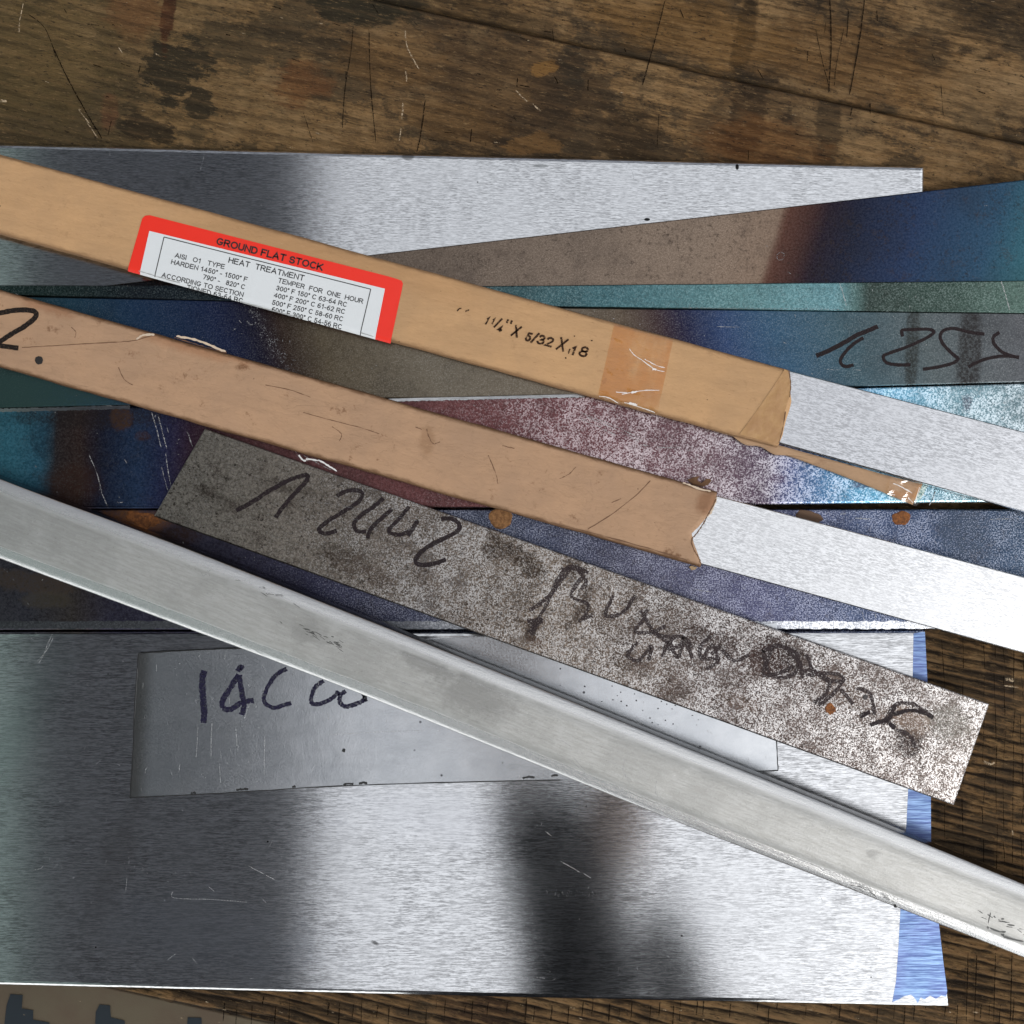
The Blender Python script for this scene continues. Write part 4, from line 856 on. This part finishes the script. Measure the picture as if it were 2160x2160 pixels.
# rubber-stamped size
Ms = ink('stamp_ink', (.035, .016, .008), .75, 1.1, .7, .34, .50)
ZS = lambda x, y: (940 + x * .2692, 620 + y * .2692)
for s, a_, b_, cap in (('1', (296, 235), (322, 245), 19), ('1', (350, 232), (372, 240), 15), ('/', (372, 262), (420, 272), 22), ('4', (398, 292), (435, 302), 14), ('"', (452, 262), (505, 275), 19), ('X', (505, 328), (562, 345), 26), ('5', (612, 368), (658, 380), 21), ('/', (662, 380), (708, 390), 23), ('3', (705, 390), (765, 405), 22), ('2', (768, 406), (828, 422), 22),
                       ('X', (858, 436), (925, 454), 29), ('1', (968, 474), (1008, 484), 21), ('8', (1030, 484), (1100, 504), 24)):
    me = text_mesh(s, ZS(*a_), ZS(*b_), cap, 16.66, 0, .16, 4.3, .35); add_uv(me, 16)
    link('stamped_character', me, Ms, par1, par1.location, par1.rotation_euler.z)
for q_ in ([ZS(90, 135), ZS(105, 118), ZS(125, 112)], [ZS(155, 138), ZS(185, 125)], [ZS(962, 468), ZS(975, 430)], [ZS(940, 495), ZS(942, 508)], [ZS(1140, 365), ZS(1152, 366)], [ZS(1005, 330), ZS(1014, 332)]): strokes('stamp_smudge', [q_], 2.6, 16.66, Ms, par1, .5)

# clear packing tape round the upper parcel
def tape():
    t = T('clear_yellowed_tape'); n = t.noise(t.vmul(t.obj, (.10, .16, 1)), 1, 2, .4, .5); s_ = t.noise(t.vmul(t.obj, (.08, .03, 1)), 1, 5, .65)
    tr = t.nt.nodes.new('ShaderNodeBsdfTransparent'); t.setin(tr.inputs[0], t.mix(t.ss(s_, .38, .62), (.99, .94, .84), (.95, .80, .60)))
    gl = t.nt.nodes.new('ShaderNodeBsdfGlossy'); t.setin(gl.inputs['Roughness'], .12); t.setin(gl.inputs['Color'], (1, 1, 1))
    t.nt.links.new(t.bump(n, .0009), gl.inputs['Normal'])
    mxn = t.nt.nodes.new('ShaderNodeMixShader'); mxn.inputs[0].default_value = .055
    t.nt.links.new(tr.outputs[0], mxn.inputs[1]); t.nt.links.new(gl.outputs[0], mxn.inputs[2]); t.nt.links.new(mxn.outputs[0], t.out.inputs[0]); return t.mat
M_tape = tape()
sheet_fold('clear_tape_band', [(1296, 683), (1420, 717), (1383, 890), (1258, 850)], par1, M_tape, 16.63, [(1258, 836), (1383, 871)], 1.4)
M_gl = T('tape_glint'); M_gl.bsdf(base=(.95, .93, .9), rough=.08, spec=1.0, alpha=.75, coat=1.0)  # near-white strips that paint the highlights on clear tape
ZT = ZS
strokes('wrinkle_glint', [[ZT(1440, 430), ZT(1480, 480), ZT(1540, 520), ZT(1640, 590), ZT(1715, 608)], [ZT(1560, 510), ZT(1650, 560), ZT(1718, 578)], [ZT(1380, 785), ZT(1470, 770), ZT(1570, 755), ZT(1675, 755)], [ZT(1335, 768), ZT(1420, 775)], [ZT(1205, 800), ZT(1280, 815), ZT(1350, 855)], [ZT(1400, 850), ZT(1470, 870), ZT(1560, 900), ZT(1640, 930)]], 1.4, 16.72, M_gl.mat, par1, .5)
strokes('wrinkle_glint', [[ZT(1435, 855), ZT(1475, 862), ZT(1500, 870)], [ZT(1455, 772), ZT(1500, 765)], [ZT(1620, 590), ZT(1650, 592)]], 4.0, 16.73, M_gl.mat, par1, 1.0)
# folded brown tape at the torn end
M_fold = T('brown_paper_tape'); _a = M_fold.noise(M_fold.obj, .15, 4, .6)
M_fold.bsdf(base=M_fold.mix(M_fold.ss(_a, .3, .7), (.44, .25, .10), (.36, .19, .075)), rough=.45, normal=M_fold.bump(_a, .0006))
me = mesh_from([P(x, y, 16.66) for x, y in ((1655, 779), (1663, 783), (1667, 808), (1666, 836), (1655, 868), (1650, 905), (1642, 938), (1560, 916), (1592, 872), (1620, 832))], [tuple(range(10))], 16)
link('folded_tape_corner', me, M_fold.mat, par1, par1.location, par1.rotation_euler.z)
M_fray = flat('dark_torn_edge', (.15, .075, .035), .8)
strokes('torn_edge', [[(1664, 781), (1668, 810), (1666, 838)], [(1657, 868), (1651, 905), (1643, 934)]], 1.6, 16.7, M_fray, par1, .6)

# loose strip of kraft peeling off towards the right
top = [(1542, 912), (1575, 916), (1619, 932), (1700, 955), (1790, 980), (1876, 1004), (1946, 1021)]
bot = [(1548, 922), (1572, 938), (1604, 942), (1634, 959), (1664, 962), (1813, 1018), (1925, 1065)]
def strip_mesh(T_, B_, n, z0, z1, seed):
    tp, bp = smooth_path(T_, n), smooth_path(B_, n); V = []; F = []
    m = len(tp)
    for i in range(m):
        f = i / (m - 1)
        for k in range(5):
            q = tp[i].lerp(bp[i], k / 4); z = z0 + (z1 - z0) * math.sin(f * 1.7) + .5 * mn.noise(Vector((q.x * .03, q.y * .05, seed))) + (1.0 * (1 - k / 4))
            V.append(P(q.x, q.y, z))
    for i in range(m - 1):
        for k in range(4):
            a = i * 5 + k; F.append((a, a + 1, a + 6, a + 5))
    return mesh_from(V, F, z0, True)
me = strip_mesh(top, bot, 6, 12.6, 11.2, 3); _a = me.attributes.new('across', 'FLOAT', 'POINT'); _a.data.foreach_set('value', [.5] * len(me.vertices))
K3 = kraft('kraft_paper_strip', (.44, .275, .160), .4, 17)
if me.polygons[0].normal.z < 0: me.flip_normals()
o = link('loose_kraft_strip', me, K3, par1, par1.location, par1.rotation_euler.z)
md = o.modifiers.new('paper', 'SOLIDIFY'); md.thickness = .0003; md.offset = 0
me = strip_mesh([(1879, 1004), (1912, 1012), (1958, 1024)], [(1872, 1042), (1902, 1056), (1934, 1068)], 6, 12.5, 12.1, 8)
if me.polygons[0].normal.z < 0: me.flip_normals()
link('clear_tape_end', me, M_tape, par1, par1.location, par1.rotation_euler.z)
strokes('wrinkle_glint', [[(1884, 1020), (1900, 1026), (1924, 1040)], [(1876, 1041), (1888, 1044)], [(1915, 1050), (1926, 1060)], [(1940, 1028), (1930, 1062)], [(1946, 1042), (1952, 1046)]], 1.6, 13.8, M_gl.mat, par1, .8)

# marks on the lower parcel
M_fat = ink('fat_black_marker', (.016, .011, .009), .25, 1.0, .6)
ZL = lambda L: [(x * .4579, 600 + y * .4579) for x, y in L]
strokes('marker_stroke', [ZL([(-60, 140), (0, 132), (60, 120), (130, 118), (165, 130), (160, 155), (110, 195), (50, 230), (0, 262), (-40, 275)]), ZL([(-40, 275), (20, 285), (85, 293)])], 10.5, 15.76, M_fat, par2, .5)
disc('marker_dot', 82, 760, 8.5, 9, 15.70, flat('marker_black', (.014, .010, .009), .6), par2, 0, .08, .06)
M_crease = flat('paper_crease', (.15, .075, .04), .85)
for q_ in ([(46, 733), (100, 730), (160, 726), (220, 723), (280, 719), (318, 708)], [(1240, 1116), (1290, 1085), (1340, 1046), (1372, 1014)]): strokes('paper_crease', [q_], 1.5, 15.76, M_crease, par2, .5)
for q_ in ([(368, 712), (400, 722), (440, 734), (478, 744)], [(1130, 1094), (1200, 1112), (1290, 1135), (1380, 1160), (1450, 1182)], [(900, 905), (904, 920), (914, 936), (928, 932)], [(876, 900), (890, 906)]): strokes('paper_crease', [q_], 1.5, 15.76, M_crease, par2, .8)
for q_ in ([(560, 812), (610, 822), (655, 838)], [(700, 900), (720, 915), (716, 930)], [(1030, 960), (1046, 1000), (1050, 1020)], [(250, 775), (262, 800), (280, 812)], [(1180, 1010), (1200, 1000), (1215, 985)], [(1290, 1060), (1310, 1052)], [(150, 690), (160, 700), (158, 712)], [(1060, 880 + 60), (1085, 946)], [(640, 870), (690, 884), (760, 902), (800, 915)]):
    strokes('paper_crease', [q_], 1.3, 15.76, M_crease, par2, .6)
M_pale = flat('torn_paper_fibre', (.60, .47, .35), .85)
strokes('torn_paper', [[(288, 716), (302, 707), (326, 706)], [(372, 709), (410, 716), (445, 729), (476, 742)]], 4.2, 15.78, M_pale, par2, 1.0, taper=True)
strokes('torn_paper', [[(1512, 1048), (1508, 1062), (1500, 1080), (1492, 1090)], [(1440, 1018), (1470, 1029), (1500, 1037)]], 3.4, 15.72, M_pale, par2, 1.0, taper=True)
strokes('torn_edge', [[(1512, 1046), (1506, 1064), (1494, 1086), (1484, 1104), (1472, 1122), (1459, 1140), (1464, 1160), (1474, 1176), (1479, 1190)]], 2.0, 15.74, M_fray, par2, 1.0)
me = mesh_from([P(x, y, z) for x, y, z in ((1450, 1012, 11), (1466, 1006, 12.5), (1476, 1004, 13), (1470, 1013, 12), (1480, 1019, 12), (1490, 1010, 13), (1496, 1010, 13.3), (1501, 1014, 13.2), (1494, 1022, 12), (1482, 1027, 11.3), (1462, 1023, 11))], [tuple(range(11))], 12)
link('paper_shred', me, M_fray, par2, par2.location, par2.rotation_euler.z)
disc('paper_crumb', 1461, 1198, 7, 4.5, 6.0, flat('paper_crumb', (.45, .31, .18), .9), F_, 10, .3, 1.0)
strokes('tape_sliver_glint', [Z1([(580, 0), (610, 40), (640, 45)]), Z1([(740, 40), (820, 85), (890, 130)]), Z1([(640, 30), (740, 45)])], 3.0, 15.0, M_gl.mat, par2, .8)

# ------------------------------------------------------------ N: thick aluminium bar with rounded shoulders
def alu():
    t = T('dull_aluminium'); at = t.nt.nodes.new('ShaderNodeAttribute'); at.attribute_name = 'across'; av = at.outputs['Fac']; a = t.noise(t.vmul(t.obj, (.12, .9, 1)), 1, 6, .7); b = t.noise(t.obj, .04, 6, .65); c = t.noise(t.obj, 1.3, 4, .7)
    col = t.mix(t.ss(a, .38, .62), (.41, .406, .385), (.50, .50, .485)); col = t.mix(t.mul(t.ss(b, .42, .62), .45), col, (.30, .30, .285)); col = t.mix(t.mul(t.ss(c, .60, .68), .5), col, (.20, .20, .19)); col = t.mix(t.mul(t.ss(c, .38, .30), .5), col, (.70, .70, .68))
    for q in ((655, 1335, 40, 22, 20, 1.0, .8, .22), (1000, 1630 - 160, 80, 40, 20, 1.2, .6, .35), (1840, 1800, 14, 9, 0, .9, 1.2, .3), (900, 1400, 60, 24, 24, 1, .8, .3)):
        col = t.mix(t.mul(t.blob(*q[:5], q[5], q[6], .03), q[7] * 2), col, (.20, .20, .19))
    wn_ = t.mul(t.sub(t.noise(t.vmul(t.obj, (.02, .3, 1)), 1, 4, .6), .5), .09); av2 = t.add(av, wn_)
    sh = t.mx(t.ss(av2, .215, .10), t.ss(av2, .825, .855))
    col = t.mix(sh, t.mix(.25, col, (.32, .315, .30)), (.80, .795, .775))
    col = t.mix(t.mx(t.ss(av, .006, -.002), t.ss(av, 1.0, 1.004)), col, (.03, .03, .03))      # shadow band beside the bar, painted onto its side faces
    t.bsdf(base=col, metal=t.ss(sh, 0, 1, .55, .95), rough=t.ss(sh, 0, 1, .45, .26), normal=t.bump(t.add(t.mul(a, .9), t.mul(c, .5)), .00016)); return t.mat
up = [(-320, 880), (0, 1012), (360, 1146), (720, 1288), (1080, 1431), (1440, 1576), (1800, 1720), (2160, 1867), (2500, 2008)]
lo = [(-320, 1058), (0, 1180), (360, 1314), (720, 1450), (1080, 1594), (1440, 1740), (1800, 1880), (2160, 2022), (2500, 2158)]
us, ls = smooth_path(up, 8), smooth_path(lo, 8)
zt = 28.0; zb_ = 10.0
prof = [(0, zb_), (-.004, zb_ + 1), (-.004, zt - 3.2), (.004, zt - 2.5), (.03, zt - 2.0), (.10, zt - 1.2), (.17, zt - .62), (.235, zt - .25), (.29, zt - .05), (.34, zt), (.5, zt + .05), (.66, zt), (.71, zt - .05), (.775, zt - .25), (.81, zt - .62), (.86, zt - 1.0), (.93, zt - 1.5), (.98, zt - 1.9), (1.0, zt - 2.5), (1.006, zt - 3.4), (1.006, zb_ + 1), (1.0, zb_)]
V, F = [], []; m = len(prof)
for i in range(len(us)):
    for v, z in prof:
        q = us[i].lerp(ls[i], v); V.append(P(q.x, q.y, zt) + Vector((0, 0, (z - zt) / 1000)))
for i in range(len(us) - 1):
    for j in range(m):
        k = i * m + j; k2 = i * m + (j + 1) % m; F.append((k, k + m, k2 + m, k2))
F.append(tuple(range(m))); F.append(tuple(range((len(us) - 1) * m, len(us) * m)))
me = mesh_from(V, F, zt, True)
at = me.attributes.new('across', 'FLOAT', 'POINT'); at.data.foreach_set('value', [p_[0] for _ in range(len(us)) for p_ in prof])
c = P(1080, 1510, zb_); rz = -math.atan(.396)
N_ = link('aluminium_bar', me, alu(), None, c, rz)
tag(N_, 'thick dull silver aluminium bar with rounded shoulders, crossing from left to bottom right', 'metal bar')
for p_ in me.polygons[-2:]: p_.use_smooth = False
polyN = [(-20, 1040), (1080, 1465), (2170, 1905), (2170, 1985), (1080, 1560), (-20, 1130)]
scratches(N_, polyN, zt + .07, 300, M_scr, 20, 25, 2, 22, 1.2)
Z8 = lambda L: [(720 + x * .3727, 1200 + y * .3727) for x, y in L]
strokes('scratches', [Z8([(1605, 1075), (1595, 1150), (1640, 1195)]), Z8([(1600, 1160), (1630, 1210)]), Z8([(1785, 1195), (1778, 1265), (1822, 1318)]), Z8([(1275, 1065), (1340, 1120), (1405, 1180)]), Z8([(1310, 1065), (1380, 1140)]), Z8([(300, 620), (355, 645), (405, 662)]), Z8([(475, 688), (525, 708)]), Z8([(1245, 970), (1300, 1005)]), Z8([(1450, 1065), (1570, 1110)]),
        [(422, 1204), (430, 1215), (438, 1204), (442, 1216)], [(434, 1212), (444, 1202)], [(840, 1375), (1000, 1440), (1120, 1490)]], 1.6, zt + .09, M_scr, N_, .4)['kind'] = 'stuff'
M_dm = ink('dark_scuffs', (.06, .06, .058), .9, 1.0, .5, .40, .60)
V, F = [], []
for (x, y, n, sx, sy) in ((660, 1335, 16, 22, 6), (680, 1350, 10, 22, 6), (560, 1250, 8, 30, 4), (2110, 1945, 12, 26, 9), (1830, 1880, 10, 26, 3)):
    for k in range(n):
        a_ = R(22 + random.uniform(-20, 20)); L = random.uniform(5, 20); x_ = x + random.gauss(0, sx); y_ = y + random.gauss(0, sy) + (x_ - x) * .4
        ribbon_geo(V, F, smooth_path([(x_, y_), (x_ + L * math.cos(a_), y_ + L * math.sin(a_))], 4), random.uniform(.8, 1.8), zt + .08, True, .4)
for x, y in ((1887, 1910), (1889, 1912), (1805, 1812), (1672, 1783), (2115, 1972)):
    ribbon_geo(V, F, smooth_path([(x - 3, y - 1), (x + 3, y + 1)], 3), 5, zt - .2, False, 1)
for q in ([(2090, 1925), (2084, 1948)], [(2085, 1955), (2084, 1960)], [(2116, 1976), (2130, 1980), (2160, 1986)], [(2096, 1932), (2100, 1936)], [(2112, 1938), (2118, 1939)], [(2125, 1950), (2140, 1953)], [(2088, 1958), (2110, 1966), (2122, 1965)]):
    ribbon_geo(V, F, smooth_path(q, 4), 2.6, zt + .1, True, .7)
me = bpy.data.meshes.new('dark_marks'); me.from_pydata([tuple(v) for v in V], [], F); me.update(); add_uv(me, 20)
o = link('dark_marks', me, flat('dark_scuff_grey', (.09, .09, .085), .6), N_, N_.location, N_.rotation_euler.z); o['kind'] = 'stuff'

# ------------------------------------------------------------ what the steel mirrors: overhang and the photographer, plus an added shading wall
def box(name, x0, x1, y0, y1, z0, z1, mat, kind=None):
    vs = [Vector((x, y, z)) for z in (z0, z1) for x, y in ((x0, y0), (x1, y0), (x1, y1), (x0, y1))]
    me = mesh_from(vs, [(0, 1, 2, 3), (4, 5, 6, 7), (0, 1, 5, 4), (1, 2, 6, 5), (2, 3, 7, 6), (3, 0, 4, 7)], 0)
    o = link(name, me, mat)
    if kind: o['kind'] = kind
    return o
t = T('dark_roof_boards'); _n = t.noise(t.vmul(t.obj, (.02, .002, .01)), 1, 4, .6)
t.bsdf(base=t.mix(_n, (.20, .215, .25), (.29, .30, .335)), rough=.8)
box('shade_wall', -4, 4, 1.5, 1.7, -.85, 1.75, t.mat, 'structure')  # unseen, added to block low sky light and darken upper edges
box('roof', -.93, -.37, -3.5, 3.5, 2.1, 2.16, t.mat, 'structure')
t = T('green_translucent_sheet'); tl = t.nt.nodes.new('ShaderNodeBsdfTranslucent'); tl.inputs[0].default_value = (.17, .215, .20, 1)
t.nt.links.new(tl.outputs[0], t.out.inputs[0])
V, F = [], []
for i in range(81):
    x = -3.5 + 2.57 * i / 80; z = 2.16 + .018 * math.sin(i * 2 * math.pi / 5)
    V += [Vector((x, -3.5, z)), Vector((x, 3.5, z))]
for i in range(80): F.append((2 * i, 2 * i + 2, 2 * i + 3, 2 * i + 1))
o = link('translucent_roof', mesh_from(V, F, 0, True), t.mat); o['kind'] = 'structure'

def skin_body(name, chain, radii, edges, mat, parent, root=0, sub=2):
    me = bpy.data.meshes.new(name); me.from_pydata(chain, edges, []); me.update()
    o = bpy.data.objects.new(name, me); COL.objects.link(o); me.materials.append(mat)
    sk = o.modifiers.new('skin', 'SKIN'); sk.use_smooth_shade = True
    if not me.skin_vertices:
        me.attributes
    for i, r_ in enumerate(radii):
        me.skin_vertices[0].data[i].radius = r_ if isinstance(r_, tuple) else (r_, r_)
        me.skin_vertices[0].data[i].use_root = (i == root)
    ss_ = o.modifiers.new('sub', 'SUBSURF'); ss_.levels = sub; ss_.render_levels = sub
    dg = bpy.context.evaluated_depsgraph_get(); m2 = bpy.data.meshes.new_from_object(o.evaluated_get(dg))
    bpy.data.objects.remove(o)
    for p_ in m2.polygons: p_.use_smooth = True
    return link(name, m2, mat, parent, parent.location, 0)
pers = empty('person', (.05, -.9, -.85), 0, 'person in dark clothes holding a phone, mirrored in the bottom plate', 'person')
M_cloth = flat('dark_jacket', (.022, .024, .030), .85); M_skin = flat('skin', (.30, .19, .14), .55); M_hair = flat('dark_hair', (.02, .015, .012), .6)
ch = [(.05, -.95, .05), (.05, -.94, .25), (.05, -.90, .50), (.05, -.84, .70), (.05, -.78, .80),      # 0-4 pelvis..neck base
      (-.13, -.84, .72), (-.03, -.66, .58), (.072, -.43, .66), (.012, -.22, .685),                      # 5-8 right shoulder, elbow, forearm, wrist
      (.23, -.84, .72), (.21, -.66, .60), (.128, -.345, .690),                                         # 9-11 left arm
      (.15, -.95, -.02), (.15, -.91, -.40), (.15, -.95, -.78), (.16, -.85, -.83),                      # right leg
      (-.05, -.95, -.02), (-.05, -.91, -.40), (-.05, -.95, -.78), (-.06, -.85, -.83)]
ed = [(0, 1), (1, 2), (2, 3), (3, 4), (3, 5), (5, 6), (6, 7), (7, 8), (3, 9), (9, 10), (10, 11), (0, 12), (12, 13), (13, 14), (14, 15), (0, 16), (16, 17), (17, 18), (18, 19)]
rd = [(.16, .11), (.15, .10), (.17, .11), (.15, .10), .06, .065, .062, .062, .044, .065, .050, .026, .085, .06, .045, .04, .085, .06, .045, .04]
skin_body('body', ch, rd, ed, M_cloth, pers)
hd = skin_body('head', [(.05, -0.78, .82), (.055, -0.75, .88), (.06, -0.72, .95), (.06, -0.70, 1.02), (.06, -0.63, .93)], [.052, .055, .078, .080, .030], [(0, 1), (1, 2), (2, 3), (2, 4)], M_skin, pers)
skin_body('hair', [(.06, -0.77, .92), (.06, -0.77, 1.0), (.06, -0.72, 1.07), (.06, -0.66, 1.05)], [.055, .075, .075, .05], [(0, 1), (1, 2), (2, 3)], M_hair, pers)
for sx in (-1, 1): skin_body('ear', [(.06 + sx * .082, -0.73, .96), (.06 + sx * .092, -0.74, 1.0)], [.014, .018], [(0, 1)], M_skin, hd if False else pers, 0, 1)
hand_c = [(.010, -.215, .684), (-.010, -.16, .690), (-.020, -.12, .694)]; hand_r = [.028, (.038, .016), (.040, .014)]; hand_e = [(0, 1), (1, 2)]
for k, (dx, L) in enumerate(((-.030, .9), (-.010, 1.05), (.012, 1.0), (.032, .8))):
    b = len(hand_c); hand_c += [(-.022 + dx, -.100, .694), (-.024 + dx, -.072, .700), (-.026 + dx, -.048 * (2 - L), .702)]
    hand_r += [.010, .009, .0075]; hand_e += [(2, b), (b, b + 1), (b + 1, b + 2)]
b = len(hand_c); hand_c += [(.022, -.135, .684), (.030, -.10, .676), (.022, -.078, .674)]; hand_r += [.013, .011, .009]; hand_e += [(1, b), (b, b + 1), (b + 1, b + 2)]
skin_body('hand', hand_c, hand_r, hand_e, M_skin, pers, 1, 1)
skin_body('hand', [(0.099, -0.335, .690), (0.097, -0.295, .694), (0.095, -0.255, .696), (0.069, -0.235, .690), (0.083, -0.220, .690), (0.097, -0.216, .690), (0.111, -0.226, .690), (0.077, -0.275, .682), (0.065, -0.255, .676)],
          [.026, (.032, .014), (.034, .013), .009, .0095, .009, .008, .011, .009], [(0, 1), (1, 2), (2, 3), (2, 4), (2, 5), (2, 6), (1, 7), (7, 8)], M_skin, pers, 1, 1)
ph = empty('phone', (0, -.03, .68), 0, 'dark phone held flat above the bench, mirrored faintly in the middle of the steel', 'phone')
def rbox(name, x0, x1, y0, y1, z0, z1, r_, mat, parent):
    pts = []
    for cx, cy, a0 in ((x1 - r_, y1 - r_, 0), (x0 + r_, y1 - r_, 90), (x0 + r_, y0 + r_, 180), (x1 - r_, y0 + r_, 270)):
        for k in range(5): pts.append((cx + r_ * math.cos(R(a0 + 22.5 * k)), cy + r_ * math.sin(R(a0 + 22.5 * k))))
    n = len(pts); V = [Vector((x, y, z)) for z in (z0, z1) for x, y in pts]
    me = mesh_from(V, [tuple(range(n)), tuple(range(n, 2 * n))] + [(i, (i + 1) % n, n + (i + 1) % n, n + i) for i in range(n)], 0)
    return link(name, me, mat, parent, parent.location, 0)
rbox('case', -.037, .037, -.09, .06, .680, .688, .010, flat('phone_black', (.02, .02, .022), .3), ph)
rbox('screen', -.034, .034, -.085, .055, .6881, .6884, .007, flat('phone_glass', (.03, .03, .03), .1), ph)
